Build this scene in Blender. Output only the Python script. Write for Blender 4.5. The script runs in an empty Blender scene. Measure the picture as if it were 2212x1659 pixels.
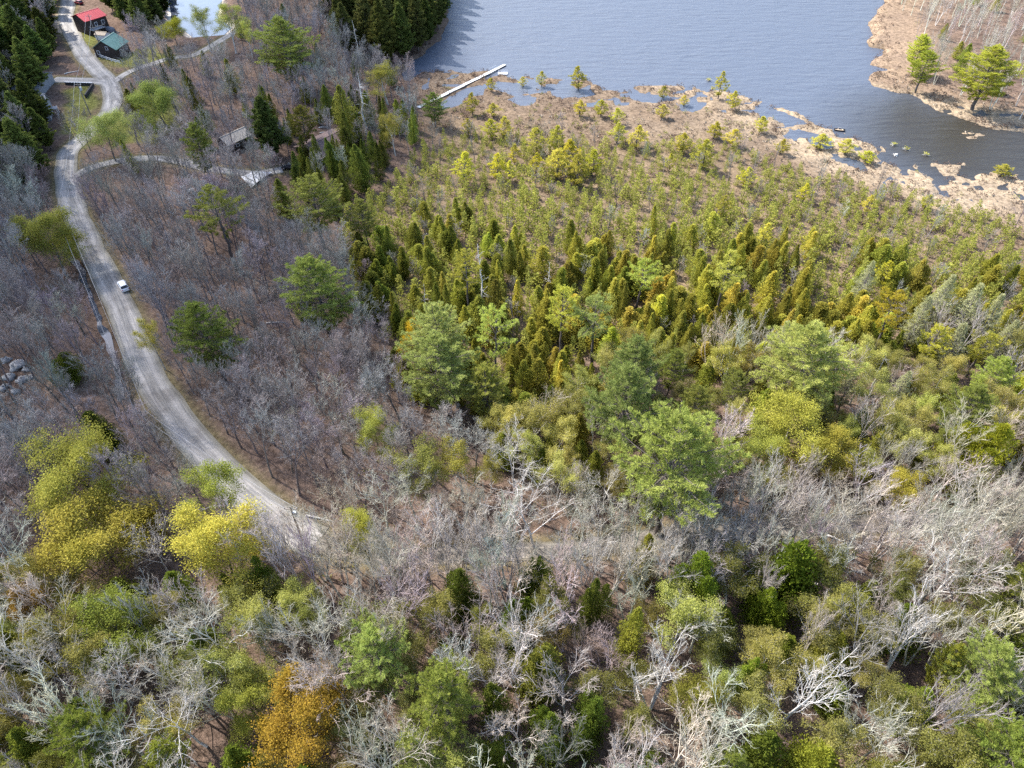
import bpy, math, random
import numpy as np
from mathutils import Vector

# ---------------------------------------------------------------- camera, sky, sun, exposure
scene = bpy.context.scene
CAM_H, FOC = 110.0, 1551.0            # drone height in metres; focal length in pixels of a 2212-pixel-wide frame
PITCH = math.radians(45.0)
cam_d = bpy.data.cameras.new('camera'); cam = bpy.data.objects.new('camera', cam_d)
scene.collection.objects.link(cam); scene.camera = cam
cam_d.sensor_width = 36.0; cam_d.lens = 36.0 * FOC / 2212.0
cam_d.clip_start = 1.0; cam_d.clip_end = 9000.0
cam.location = (0, 0, CAM_H); cam.rotation_euler = (math.pi / 2 - PITCH, 0, 0)

SUN_EL = math.radians(47.0)
SUN_AZ = (-0.84, 0.54)                # horizontal direction towards the sun
_n = math.hypot(*SUN_AZ)
SUN = Vector((SUN_AZ[0] / _n * math.cos(SUN_EL), SUN_AZ[1] / _n * math.cos(SUN_EL), math.sin(SUN_EL)))
world = bpy.data.worlds.new('World'); scene.world = world; world.use_nodes = True
wn = world.node_tree; wn.nodes.clear()
w_out = wn.nodes.new('ShaderNodeOutputWorld'); w_bg = wn.nodes.new('ShaderNodeBackground')
w_sky = wn.nodes.new('ShaderNodeTexSky'); w_sky.sky_type = 'NISHITA'; w_sky.sun_disc = False
w_sky.sun_elevation = SUN_EL; w_sky.sun_rotation = math.atan2(SUN.x, SUN.y)
w_sky.air_density = 1.0; w_sky.dust_density = 1.5; w_sky.ozone_density = 1.0
w_bg.inputs['Strength'].default_value = 0.15
wn.links.new(w_sky.outputs[0], w_bg.inputs['Color']); wn.links.new(w_bg.outputs[0], w_out.inputs['Surface'])
sun_d = bpy.data.lights.new('sun', 'SUN'); sun_d.energy = 3.5; sun_d.angle = math.radians(0.53)
sun_d.color = (1.0, 0.95, 0.87); sun_d.cycles.use_multiple_importance_sampling = False
sun_o = bpy.data.objects.new('sun', sun_d); scene.collection.objects.link(sun_o)
sun_o.rotation_euler = SUN.to_track_quat('Z', 'Y').to_euler()
scene.view_settings.view_transform = 'Standard'; scene.view_settings.look = 'None'
scene.view_settings.gamma = 1.0; scene.view_settings.use_curve_mapping = False
scene.view_settings.exposure = 1.78
scene.cycles.max_bounces = 5; scene.cycles.diffuse_bounces = 3; scene.cycles.glossy_bounces = 2
scene.cycles.transmission_bounces = 3; scene.cycles.transparent_max_bounces = 24

C = scene.collection
R = np.random.default_rng(7)
C45 = math.cos(PITCH); S45 = math.sin(PITCH)

def P(u, v, z=1.0):
    """ground-plan point seen at photo pixel (u, v) of a 2212 x 1659 frame, on the level z"""
    r = (u - 1106.0) / FOC; up = (829.5 - v) / FOC
    t = (z - CAM_H) / (-S45 + up * C45)
    return (t * r, t * (C45 + up * S45))
def rng_at(u, v, z=1.0):
    up = (829.5 - v) / FOC
    return (z - CAM_H) / (-S45 + up * C45)
def proj(x, y, z):
    d = y * C45 + (CAM_H - z) * S45
    up = (y * S45 - (CAM_H - z) * C45) / d
    return 1106 + x / d * FOC, 829.5 - up * FOC
def PP(pts, z=0.6): return np.array([P(a, b, z) for a, b in pts])

# ---------------------------------------------------------------- small maths
def vnoise(x, y, seed=0):
    x = np.asarray(x, float); y = np.asarray(y, float)
    xi = np.floor(x).astype(np.int64); yi = np.floor(y).astype(np.int64)
    fx = x - xi; fy = y - yi; fx = fx * fx * (3 - 2 * fx); fy = fy * fy * (3 - 2 * fy)
    def hsh(a, b):
        n = (a * 374761393 + b * 668265263 + seed * 974711) & 0x7fffffff
        n = ((n ^ (n >> 13)) * 1274126177) & 0x7fffffff
        return ((n ^ (n >> 16)) & 0xffff) / 65535.0
    a = hsh(xi, yi); b = hsh(xi + 1, yi); c = hsh(xi, yi + 1); d = hsh(xi + 1, yi + 1)
    return (a * (1 - fx) + b * fx) * (1 - fy) + (c * (1 - fx) + d * fx) * fy
def fbm(x, y, seed=0, o=3):
    s = 0; a = 0.5; f = 1.0
    for i in range(o): s = s + a * vnoise(x * f, y * f, seed + i); a *= .5; f *= 2.1
    return s / (1 - .5 ** o)
def sstep(a, b, x):
    t = np.clip((x - a) / (b - a), 0, 1); return t * t * (3 - 2 * t)
def seg_dist(px, py, A, B):
    d = B - A; L = (d ** 2).sum() + 1e-9
    t = np.clip(((px - A[0]) * d[0] + (py - A[1]) * d[1]) / L, 0, 1)
    return np.hypot(px - A[0] - t * d[0], py - A[1] - t * d[1])
def inside(px, py, poly):
    c = np.zeros(np.shape(px), bool); n = len(poly)
    for i in range(n):
        x1, y1 = poly[i]; x2, y2 = poly[(i + 1) % n]
        if y1 == y2: continue
        k = ((y1 > py) != (y2 > py)) & (px < (x2 - x1) * (py - y1) / (y2 - y1) + x1)
        c ^= k
    return c
def sdist(px, py, poly):
    """signed distance: positive inside"""
    d = np.full(np.shape(px), 1e9)
    for i in range(len(poly)): d = np.minimum(d, seg_dist(px, py, poly[i], poly[(i + 1) % len(poly)]))
    return np.where(inside(px, py, poly), d, -d)
def line_dist(px, py, line):
    d = np.full(np.shape(px), 1e9)
    for i in range(len(line) - 1): d = np.minimum(d, seg_dist(px, py, line[i], line[i + 1]))
    return d
def smooth_line(pts, step=1.5):
    pts = np.array(pts, float); q = np.vstack([2 * pts[0] - pts[1], pts, 2 * pts[-1] - pts[-2]]); out = []
    for i in range(1, len(q) - 2):
        n = max(2, int(np.hypot(*(q[i + 1] - q[i])) / step))
        for k in range(n):
            t = k / n; a, b, c, d = q[i - 1], q[i], q[i + 1], q[i + 2]
            out.append(.5 * ((2 * b) + (c - a) * t + (2 * a - 5 * b + 4 * c - d) * t ** 2 + (3 * b - a - 3 * c + d) * t ** 3))
    out.append(pts[-1]); return np.array(out)

# ---------------------------------------------------------------- materials
def new_mat(name):
    m = bpy.data.materials.new(name); m.use_nodes = True; nt = m.node_tree; nt.nodes.clear()
    return m, nt, nt.nodes.new('ShaderNodeOutputMaterial')
def N(nt, t, **kw):
    n = nt.nodes.new(t)
    for k, v in kw.items(): setattr(n, k, v)
    return n
def noise(nt, scale, detail=3, coord='Object', rough=.6):
    tc = N(nt, 'ShaderNodeTexCoord'); n = N(nt, 'ShaderNodeTexNoise')
    n.inputs['Scale'].default_value = scale; n.inputs['Detail'].default_value = detail; n.inputs['Roughness'].default_value = rough
    nt.links.new(tc.outputs[coord], n.inputs['Vector']); return n
def mixc(nt, fac, a, b, mode='MIX'):
    m = N(nt, 'ShaderNodeMix', data_type='RGBA', blend_type=mode)
    for sock, val in ((0, fac), (6, a), (7, b)):
        if isinstance(val, (int, float)): m.inputs[sock].default_value = val
        elif isinstance(val, (tuple, list)): m.inputs[sock].default_value = (*val[:3], 1)
        else: nt.links.new(val, m.inputs[sock])
    return m.outputs[2]
def ramp(nt, fac, stops):
    r = N(nt, 'ShaderNodeValToRGB')
    while len(r.color_ramp.elements) < len(stops): r.color_ramp.elements.new(.5)
    for e, (p, c) in zip(r.color_ramp.elements, stops): e.position = p; e.color = (*c, 1)
    nt.links.new(fac, r.inputs[0]); return r.outputs[0]
def foliage(name, a, b, c=None, transl=.38, scale=.55, vary=.35):
    """leaf colour a..b by clump, per-tree brightness from the object's random, tint from the object's colour"""
    m, nt, out = new_mat(name)
    n = noise(nt, scale, 4); col = ramp(nt, n.outputs['Fac'], [(.3, a), (.5, c or tuple((x + y) / 2 for x, y in zip(a, b))), (.7, b)])
    n2 = noise(nt, 9.0, 1); v2 = N(nt, 'ShaderNodeMapRange'); nt.links.new(n2.outputs['Fac'], v2.inputs[0])
    v2.inputs[1].default_value = .3; v2.inputs[2].default_value = .7; v2.inputs[3].default_value = .7; v2.inputs[4].default_value = 1.3
    oi = N(nt, 'ShaderNodeObjectInfo'); mr = N(nt, 'ShaderNodeMapRange'); nt.links.new(oi.outputs['Random'], mr.inputs[0])
    mr.inputs[3].default_value = 1 - vary; mr.inputs[4].default_value = 1 + vary * .6
    mu = N(nt, 'ShaderNodeMath', operation='MULTIPLY'); nt.links.new(mr.outputs[0], mu.inputs[0]); nt.links.new(v2.outputs[0], mu.inputs[1])
    sc = N(nt, 'ShaderNodeVectorMath', operation='SCALE'); nt.links.new(col, sc.inputs[0]); nt.links.new(mu.outputs[0], sc.inputs['Scale'])
    tint = mixc(nt, 1.0, sc.outputs[0], oi.outputs['Color'], 'MULTIPLY')
    d = N(nt, 'ShaderNodeBsdfDiffuse'); t = N(nt, 'ShaderNodeBsdfTranslucent'); mx = N(nt, 'ShaderNodeMixShader')
    mx.inputs[0].default_value = transl
    nt.links.new(tint, d.inputs[0]); nt.links.new(tint, t.inputs[0]); nt.links.new(d.outputs[0], mx.inputs[1]); nt.links.new(t.outputs[0], mx.inputs[2])
    nt.links.new(mx.outputs[0], out.inputs[0]); return m
def solid(name, a, b=None, scale=3.0, rough=.85, vary=0.0, bump=0.0, tint=False, metallic=0.0, spec=.3):
    m, nt, out = new_mat(name); b = b or tuple(x * .75 for x in a)
    n = noise(nt, scale, 4); col = ramp(nt, n.outputs['Fac'], [(.32, a), (.68, b)])
    if vary or tint:
        oi = N(nt, 'ShaderNodeObjectInfo'); mr = N(nt, 'ShaderNodeMapRange'); nt.links.new(oi.outputs['Random'], mr.inputs[0])
        mr.inputs[3].default_value = 1 - vary; mr.inputs[4].default_value = 1 + vary
        sc = N(nt, 'ShaderNodeVectorMath', operation='SCALE'); nt.links.new(col, sc.inputs[0]); nt.links.new(mr.outputs[0], sc.inputs['Scale'])
        col = mixc(nt, 1.0, sc.outputs[0], oi.outputs['Color'], 'MULTIPLY') if tint else sc.outputs[0]
    p = N(nt, 'ShaderNodeBsdfPrincipled'); p.inputs['Roughness'].default_value = rough; p.inputs['Metallic'].default_value = metallic
    p.inputs['Specular IOR Level'].default_value = spec
    nt.links.new(col, p.inputs['Base Color'])
    if bump:
        bn = N(nt, 'ShaderNodeBump'); bn.inputs['Strength'].default_value = bump; bn.inputs['Distance'].default_value = .05
        nt.links.new(n.outputs['Fac'], bn.inputs['Height']); nt.links.new(bn.outputs[0], p.inputs['Normal'])
    nt.links.new(p.outputs[0], out.inputs[0]); return m
M = {}
M['pine'] = foliage('pine_needles', (.13, .155, .035), (.28, .29, .085), transl=.48)
M['cedar'] = foliage('cedar_foliage', (.215, .235, .048), (.46, .445, .10), scale=.45, transl=.45)
M['hemlock'] = foliage('dark_conifer_foliage', (.085, .105, .028), (.20, .205, .065), transl=.45)
M['youngpine'] = foliage('young_pine_needles', (.34, .34, .06), (.50, .46, .10), transl=.45)
M['bud'] = foliage('spring_leaves', (.34, .325, .08), (.52, .475, .155), transl=.45)
M['tamarack'] = foliage('tamarack_needles', (.33, .34, .16), (.43, .42, .23), transl=.45)
M['bark'] = solid('grey_bark', (.22, .20, .195), (.12, .105, .10), 2.5, vary=.25, tint=True)
M['twig'] = solid('grey_twigs', (.31, .295, .285), (.19, .175, .165), .8, vary=.22, tint=True)
M['finetwig'] = solid('fine_twigs', (.36, .33, .285), (.23, .205, .17), .6, vary=.2, tint=True)
M['palebark'] = solid('pale_bark', (.58, .555, .525), (.42, .395, .37), 1.5, vary=.18, tint=True)
M['pinebark'] = solid('pine_bark', (.12, .10, .09), (.07, .06, .055), 3.0, vary=.2)
M['marsh'] = foliage('marsh_sedge', (.17, .13, .10), (.44, .375, .295), transl=.15, scale=.09, vary=0)
M['heath'] = foliage('brown_heath_shrub', (.085, .058, .046), (.16, .108, .082), transl=.15, scale=.2, vary=0)
M['under'] = solid('understory_twigs', (.27, .215, .20), (.17, .13, .115), .15)
M['undergreen'] = foliage('understory_leaves', (.17, .175, .045), (.30, .29, .08), transl=.35, scale=.2, vary=0)

# ---------------------------------------------------------------- mesh helpers
def mesh_from(name, verts, tris, mats, midx=None, smooth=False):
    me = bpy.data.meshes.new(name); verts = np.asarray(verts, np.float32).reshape(-1, 3)
    tris = np.asarray(tris, np.int32); k = tris.shape[1]
    me.vertices.add(len(verts)); me.vertices.foreach_set('co', verts.ravel())
    me.loops.add(tris.size); me.loops.foreach_set('vertex_index', tris.ravel())
    me.polygons.add(len(tris)); me.polygons.foreach_set('loop_start', np.arange(0, tris.size, k, dtype=np.int32))
    for m in mats: me.materials.append(m)
    if midx is not None: me.polygons.foreach_set('material_index', np.asarray(midx, np.int32))
    if smooth: me.polygons.foreach_set('use_smooth', np.ones(len(tris), bool))
    me.update(calc_edges=True); return me
def link(name, data, parent=None, loc=None):
    o = bpy.data.objects.new(name, data); C.objects.link(o)
    if parent is not None: o.parent = parent
    if loc is not None: o.location = loc
    return o
def tag(o, label=None, cat=None, group=None, kind=None):
    for k, v in (('label', label), ('category', cat), ('group', group), ('kind', kind)):
        if v: o[k] = v
    return o
def unit(v): return v / (np.linalg.norm(v, axis=-1, keepdims=True) + 1e-9)
def tubes(segs, n=4):
    """segs: array (k, 8) p0 p1 r0 r1 -> verts, tris of open n-sided tubes"""
    s = np.asarray(segs, float).reshape(-1, 8); p0, p1, r0, r1 = s[:, :3], s[:, 3:6], s[:, 6], s[:, 7]
    d = unit(p1 - p0); ref = np.where(np.abs(d[:, 2:3]) > .9, [[1., 0, 0]], [[0, 0, 1.]])
    u = unit(np.cross(d, ref)); w = np.cross(d, u); a = np.arange(n) * 2 * math.pi / n
    ring = u[:, None] * np.cos(a)[None, :, None] + w[:, None] * np.sin(a)[None, :, None]
    V = np.concatenate([p0[:, None] + ring * r0[:, None, None], p1[:, None] + ring * r1[:, None, None]], 1)
    i = np.arange(n); j = (i + 1) % n
    F = np.concatenate([np.stack([i, j, j + n], 1), np.stack([i, j + n, i + n], 1)])
    T = (F[None] + (np.arange(len(s)) * 2 * n)[:, None, None]).reshape(-1, 3)
    return V.reshape(-1, 3), T
def spikes(p0, p1, r):
    """three-sided pointed twigs"""
    d = unit(p1 - p0); ref = np.where(np.abs(d[:, 2:3]) > .9, [[1., 0, 0]], [[0, 0, 1.]])
    u = unit(np.cross(d, ref)); w = np.cross(d, u); a = np.arange(3) * 2.0944
    ring = u[:, None] * np.cos(a)[None, :, None] + w[:, None] * np.sin(a)[None, :, None]
    V = np.concatenate([p0[:, None] + ring * np.asarray(r).reshape(-1, 1, 1), p1[:, None]], 1)
    F = np.array([[0, 1, 3], [1, 2, 3], [2, 0, 3]])
    return V.reshape(-1, 3), (F[None] + (np.arange(len(p0)) * 4)[:, None, None]).reshape(-1, 3)
def leaves(p, size, rng, flat=0.0, aspect=.6):
    """rhombic leaf faces with random lie"""
    k = len(p); a = unit(rng.normal(size=(k, 3))); b = unit(np.cross(a, rng.normal(size=(k, 3)) + [0, 0, flat * 3]))
    s = np.asarray(size).reshape(-1, 1) * rng.uniform(.7, 1.3, (k, 1))
    V = np.stack([p - a * s, p - b * s * aspect, p + a * s, p + b * s * aspect], 1)
    F = np.array([[0, 1, 2], [0, 2, 3]])
    return V.reshape(-1, 3), (F[None] + (np.arange(k) * 4)[:, None, None]).reshape(-1, 3)
def tufts(p, d, rng, length, k=6, cone=.75, width=.16):
    """needle sprays: k thin faces leaving each point p about the direction d"""
    n = len(p); D = unit(np.repeat(d, k, 0) + rng.normal(size=(n * k, 3)) * cone); Q = np.repeat(p, k, 0)
    L = np.repeat(np.broadcast_to(length, (n,)), k)[:, None] * rng.uniform(.7, 1.25, (n * k, 1))
    side = unit(np.cross(D, rng.normal(size=(n * k, 3)))) * L * width
    V = np.stack([Q - side * .3, Q + D * L * .55 + side, Q + D * L, Q + D * L * .55 - side], 1)
    F = np.array([[0, 1, 2], [0, 2, 3]])
    return V.reshape(-1, 3), (F[None] + (np.arange(n * k) * 4)[:, None, None]).reshape(-1, 3)
def join(parts):
    V, T, o = [], [], 0
    for v, t in parts:
        V.append(v); T.append(t + o); o += len(v)
    return np.concatenate(V), np.concatenate(T)

# ---------------------------------------------------------------- trees
def grow_hardwood(seed, H=16., spread=.8, stems=1, levels=5, kids=(8, 7, 6, 5), fork=.35, lean=.06, low=.35, rise=0., long=.62):
    rng = np.random.default_rng(seed); out = [[] for _ in range(levels)]
    nseg = (8, 5, 4, 3, 2); wand = (.05, .13, .18, .22, .25); trop = (.03, .10 + rise, .08 + rise, .05, .03)
    def branch(p, d, L, r, lv):
        n = nseg[lv]; pts = [p]; rad = [r]; dirs = []
        for i in range(n):
            d = d + rng.normal(size=3) * wand[lv]; d[2] += trop[lv]; d = d / np.linalg.norm(d)
            p = p + d * (L / n); pts.append(p); dirs.append(d)
            rad.append(r * (1 - (i + 1) / n * (.82 if lv else .88)))
        for i in range(n): out[lv].append((*pts[i], *pts[i + 1], rad[i], rad[i + 1]))
        if lv + 1 >= levels: return
        nk = kids[lv]; a0 = rng.uniform(0, 6.28)
        for k in range(nk):
            t = (low if lv == 0 else .22) + (1 - (low if lv == 0 else .22)) * (k + rng.uniform(.1, .9)) / nk
            t = min(t, .98); i = min(int(t * n), n - 1); f = t * n - i
            q = pts[i] * (1 - f) + pts[i + 1] * f; dd = dirs[i]
            a0 += 2.4 + rng.uniform(-.5, .5); ref = np.array([1., 0, 0]) if abs(dd[2]) > .8 else np.array([0, 0, 1.])
            u = np.cross(dd, ref); u /= np.linalg.norm(u); w = np.cross(dd, u)
            ang = rng.uniform(.55, .95) * spread * (1.15 if lv == 0 else 1.0)
            nd = dd * math.cos(ang) + (u * math.cos(a0) + w * math.sin(a0)) * math.sin(ang)
            rr = (rad[i] * (1 - f) + rad[i + 1] * f)
            LL = L * (long if lv == 0 else .55) * (1.05 - .55 * t) * rng.uniform(.75, 1.2)
            branch(q, nd, LL, max(rr * rng.uniform(.45, .62), .011), lv + 1)
    for s in range(stems):
        a = rng.uniform(0, 6.28) + s * 6.28 / stems; tilt = lean * rng.uniform(.5, 1.3) + (.2 if stems > 1 else 0)
        d = np.array([math.cos(a) * tilt, math.sin(a) * tilt, 1.]); d /= np.linalg.norm(d)
        branch(np.array([math.cos(a) * .25, math.sin(a) * .25, -.3]) * (1 if stems > 1 else (0, 0, 1)), d, H * rng.uniform(.88, .98), H * .0125 * (1 if stems == 1 else .75), 0)
    return [np.array(o) for o in out]
def fit(parts_v, H, W):
    """scale vertex arrays so that the tree is H tall and W wide"""
    A = np.concatenate(parts_v); z = A[:, 2].max()
    r = np.percentile(np.hypot(A[:, 0], A[:, 1]), 97) * 2
    for v in parts_v: v[:, :2] *= W / r; v[:, 2] *= H / z
def fit_segs(o, H, W):
    """the same for branch segments, leaving their thickness alone"""
    A = np.concatenate(o)[:, 3:6]; kx = W / (np.percentile(np.hypot(A[:, 0], A[:, 1]), 97) * 2); kz = H / A[:, 2].max()
    for a in o: a[:, [0, 1, 3, 4]] *= kx; a[:, [2, 5]] *= kz
    return o
PROTO = {}
def proto(kind, H, W, trunk, crown, mt, mc):
    """one prototype: trunk mesh and crown mesh, H tall and W wide"""
    (vt, tt), (vc, tc) = trunk, crown; fit([vt, vc], H, W)
    PROTO.setdefault(kind, []).append((mesh_from(kind + '_trunk', vt, tt, [M[mt]]), mesh_from(kind + '_crown', vc, tc, [M[mc]]), H, W))
def proto1(kind, H, W, trunk, crown, mt, mc):
    """prototype of a small tree: one mesh with two materials"""
    (vt, tt), (vc, tc) = trunk, crown; fit([vt, vc], H, W); v, t = join([(vt, tt), (vc, tc)])
    PROTO.setdefault(kind, []).append((mesh_from(kind, v, t, [M[mt], M[mc]], np.r_[np.zeros(len(tt), int), np.ones(len(tc), int)]), None, H, W))
def bare(kind, seed, H, W, mt, mc, twig=1.0, spk=.14, thin=.5, **kw):
    o = fit_segs(grow_hardwood(seed, H, **kw), H, W)
    o[2][:, 6:] = np.maximum(o[2][:, 6:] * 1.05, .017)
    t = join([tubes(o[0], 7), tubes(o[1], 5), tubes(o[2], 4)])
    o[3][:, 6:] = np.maximum(o[3][:, 6:] * 1.1, .0125) * twig; o[4] = o[4][np.repeat(np.random.default_rng(seed).random(len(o[4]) // 2) < thin, 2)]; o[4][:, 6:] = np.maximum(o[4][:, 6:] * .8, .008) * twig
    rng = np.random.default_rng(seed + 5); s = np.repeat(o[-1], 2, 0); s = s[rng.random(len(s)) < spk]; f = rng.random((len(s), 1)); q = s[:, :3] * (1 - f) + s[:, 3:6] * f
    d = unit(unit(s[:, 3:6] - s[:, :3]) + rng.normal(size=q.shape) * .55 + [0, 0, .2]) * rng.uniform(.3, .75, (len(s), 1))
    c = join([tubes(a, 3) for a in o[3:]] + [spikes(q, q + d, np.full(len(q), .011 * twig))])
    proto(kind, H, W, t, c, mt, mc)
def budding(kind, seed, H, W, mt, per=4, size=.13, droop=0., clump=.35, **kw):
    o = fit_segs(grow_hardwood(seed, H, **kw), H, W); rng = np.random.default_rng(seed + 99)
    t = join([tubes(o[0], 7), tubes(o[1], 5), tubes(o[2], 3)] + ([tubes(o[3], 3)] if len(o) > 3 else []))
    tip = np.concatenate(o[-2:]); q = np.repeat(tip, per, 0); f = rng.random((len(q), 1)); q = q[:, :3] * (1 - f) + q[:, 3:6] * f + rng.normal(size=(len(q), 3)) * clump
    c = leaves(q, size, rng); proto(kind, H, W, t, c, mt, 'bud')
def pine(kind, seed, H=20., W=12., first=.22, gap=.65, per=5, tl=.55, dens=1.0, up=.18, mat='pine', one=False, keep=1.0, k=6, width=.16, shape=.42, cone=.75, bark='pinebark'):
    rng = np.random.default_rng(seed); tr = []; z = 0; p = np.array([0., 0, -.3]); n = 12
    for i in range(n):
        q = np.array([rng.normal() * .1, rng.normal() * .1, H * (i + 1) / n]); r0 = H * .0145 * (1 - i / n) + .02; r1 = H * .0145 * (1 - (i + 1) / n) + .02
        tr.append((*p, *q, r0, r1)); p = q
    z = H * first; tp, td = [], []; lim = []
    while z < H * .985:
        f = (z / H - first) / (1 - first)
        prof = ((f / shape) ** .5 if f < shape else (1 - (f - shape) / (1 - shape)) ** .8) if f > 0 else .3
        prof = max(prof, .08); a0 = rng.uniform(0, 6.28)
        for b in range(per):
            if rng.random() > keep: continue
            a = a0 + b * 6.28 / per + rng.normal() * .25; L = W * .5 * prof * rng.uniform(.55, 1.12)
            el = up + .75 * f ** 1.6 + rng.normal() * .1; d = np.array([math.cos(a) * math.cos(el), math.sin(a) * math.cos(el), math.sin(el)])
            s = np.array([0, 0, z]); e1 = s + d * L * .6; d2 = d + [0, 0, .22]; d2 /= np.linalg.norm(d2); e = e1 + d2 * L * .4
            lim.append((*s, *e1, .022 + L * .011, .015 + L * .006)); lim.append((*e1, *e, .015 + L * .006, .012))
            m = max(3, int(L * 3.3 * dens)); side = np.array([-d[1], d[0], 0.]); side /= np.linalg.norm(side) + 1e-9
            for j in range(m):
                t = .25 + .75 * (j + rng.random()) / m; base = s + (e1 - s) * min(t / .6, 1) + (e - e1) * max(0, (t - .6) / .4)
                w = L * .30 * (1.15 - t) * rng.uniform(.4, 1.2) * rng.choice((-1, 1))
                nd = d * .8 + side * np.sign(w) * .7 + [0, 0, .35]; nd /= np.linalg.norm(nd)
                tip = base + side * w + d * abs(w) * .5 + [0, 0, rng.uniform(-.05, .18)]
                lim.append((*base, *tip, .014, .008))
                for g in range(2): tp.append(base + (tip - base) * rng.uniform(.25, 1.0) + rng.normal(size=3) * .08); td.append(nd)
                tp.append(tip); td.append(nd)
        z += gap * rng.uniform(.75, 1.3)
    tp.append(np.array([0, 0, H])); td.append(np.array([0, 0, 1.]))
    trunk = join([tubes(tr, 7), tubes(lim, 3)]); crown = tufts(np.array(tp), np.array(td), rng, tl, k, cone, width)
    (proto1 if one else proto)(kind, H, W, trunk, crown, bark, mat)
def cedar(kind, seed, H=8., W=3.6, n=1500, size=.34, tips=1, mat='cedar', one=True, lo=.06, power=.75, lob=.35, k=2):
    rng = np.random.default_rng(seed); parts = []; tr = []
    for s in range(tips):
        h = H * (1 if s == 0 else rng.uniform(.6, .9)); off = np.array([0., 0, 0]) if s == 0 else np.array([rng.normal(), rng.normal(), 0]) * W * .22
        tr.append((*off * .4 + [0, 0, -.2], *off + [0, 0, h * .96], .012 * H + .03, .015))
        m = int(n * (1 if s == 0 else .6)); f = rng.random(m) ** 1.25 * (1 - lo) + lo
        a = rng.uniform(0, 6.28, m); nz = .6 * vnoise(a * 1.6 + s * 7, f * H * .8, seed) + .4 * vnoise(a * 4 + s * 3, f * H * 1.9, seed + 1); rad = W * .5 * (1 - f) ** power * (1 - lob + 2 * lob * sstep(.2, .8, nz)) * (rng.random(m) ** .42) + .05
        low = sstep(lo, lo + .16, f); rad = rad * (.45 + .55 * low)
        q = np.stack([np.cos(a) * rad, np.sin(a) * rad, f * h], 1) + off
        d = np.stack([np.cos(a) * .75, np.sin(a) * .75, np.full(m, .7)], 1)
        parts.append(tufts(q, d, rng, size, k, .45, .28 if k > 1 else .36))
    (proto1 if one else proto)(kind, H, W, tubes(tr, 5), join(parts), 'pinebark', mat)
def snag(kind, seed, H=14., W=4., nb=22, mt='palebark'):
    rng = np.random.default_rng(seed); tr = []; p = np.array([0., 0, -.3])
    for i in range(8):
        q = np.array([rng.normal() * .12, rng.normal() * .12, H * (i + 1) / 8]); tr.append((*p, *q, .17 * (1 - i / 8) + .03, .17 * (1 - (i + 1) / 8) + .03)); p = q
    br = []
    for b in range(nb):
        z = H * rng.uniform(.25, .97); a = rng.uniform(0, 6.28); L = W * .5 * (1.15 - z / H) * rng.uniform(.5, 1.6); s = np.array([0, 0, z])
        d = np.array([math.cos(a), math.sin(a), rng.uniform(-.1, .5)]); e = s + d * L; br.append((*s, *e, .04, .012))
        for k in range(4):
            t = rng.uniform(.3, 1); q = s + (e - s) * t; br.append((*q, *(q + (d * .5 + rng.normal(size=3) * .5) * L * .35), .016, .008))
    proto(kind, H, W, tubes(tr, 6), tubes(br, 3), mt, mt)

for i in range(5): bare('grey', 10 + i, 17, 9.5, 'bark', 'twig', spread=.60 + .07 * (i % 3), rise=.04, long=.66, low=.40 + .03 * (i % 2), twig=1.2)
for i in range(4): bare('saplg', 30 + i, 12, 5, 'bark', 'twig', spread=.6, kids=(7, 6, 5, 3), low=.3, twig=1.1)
for i in range(4): bare('spread', 40 + i, 17, 14, 'palebark', 'finetwig', spread=1.0, kids=(9, 7, 6, 5), low=.35, twig=1.3)
for i in range(5): bare('birch', 50 + i, 17, 8, 'palebark', 'finetwig', spread=.55, rise=.05, long=.72, stems=(1, 2, 3, 1, 2)[i], kids=((8, 7, 6, 5) if i in (0, 3) else (6, 6, 5, 4) if i != 2 else (5, 5, 5, 4)), low=.3, twig=1.1)
for i in range(4): budding('bud', 60 + i, 16, 12, 'bark', per=5, size=.1, spread=1.05, kids=(11, 8, 6, 4), clump=.5, low=.14)
for i in range(3): budding('thinbud', 70 + i, 16, 8, 'palebark', per=4, size=.08, spread=.65, kids=(8, 7, 5, 4), clump=.3, low=.3)
for i in range(4): pine('wpine', 80 + i, 22, 13, first=.2 + .03 * i, gap=.85, per=6, tl=.40, keep=.92, k=9, width=.075, dens=1.35, cone=.6)
for i in range(3): pine('spine', 90 + i, 20, 10, first=.42, gap=1.05, per=4, tl=.45, keep=.8, mat='youngpine', shape=.5, dens=1.2, k=7, width=.09)
for i in range(4): pine('ypine', 100 + i, 9, 4.6, first=.16, gap=.5, per=4, tl=.36, keep=.75, mat='youngpine', one=True, k=5, width=.13, dens=1.0, shape=.3)
for i in range(3): pine('tam', 110 + i, 15, 5, first=.2, gap=.33, per=5, tl=.34, keep=.95, mat='tamarack', k=3, width=.09, dens=.75, up=.0, shape=.25, cone=1.2, bark='bark')
for i in range(3): pine('hem', 120 + i, 20, 9, first=.12, gap=.5, per=6, tl=.5, mat='hemlock', up=-.05, shape=.25, k=6, width=.2)
for i in range(6): cedar('cedar', 130 + i, 8, 3.6, n=2600, size=.25, tips=(1, 2, 2, 1, 3, 3)[i], power=(.62, .8, .7, .95, .75, .6)[i], lob=.6)
for i in range(3): cedar('cedlow', 170 + i, 8, 3.6, n=200, size=.52, tips=(1, 2, 2)[i], power=.75, lob=.6, k=1)
for i in range(4): cedar('bigced', 140 + i, 13, 6.5, n=4600, size=.30, tips=(1, 2, 2, 3)[i], one=False, mat='cedar', power=.7, lob=.6)
for i in range(3): cedar('roundced', 150 + i, 11, 8, n=4800, size=.33, tips=4, one=False, mat='cedar', power=.5, lob=.62)
for i in range(3): snag('snag', 160 + i)

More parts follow.
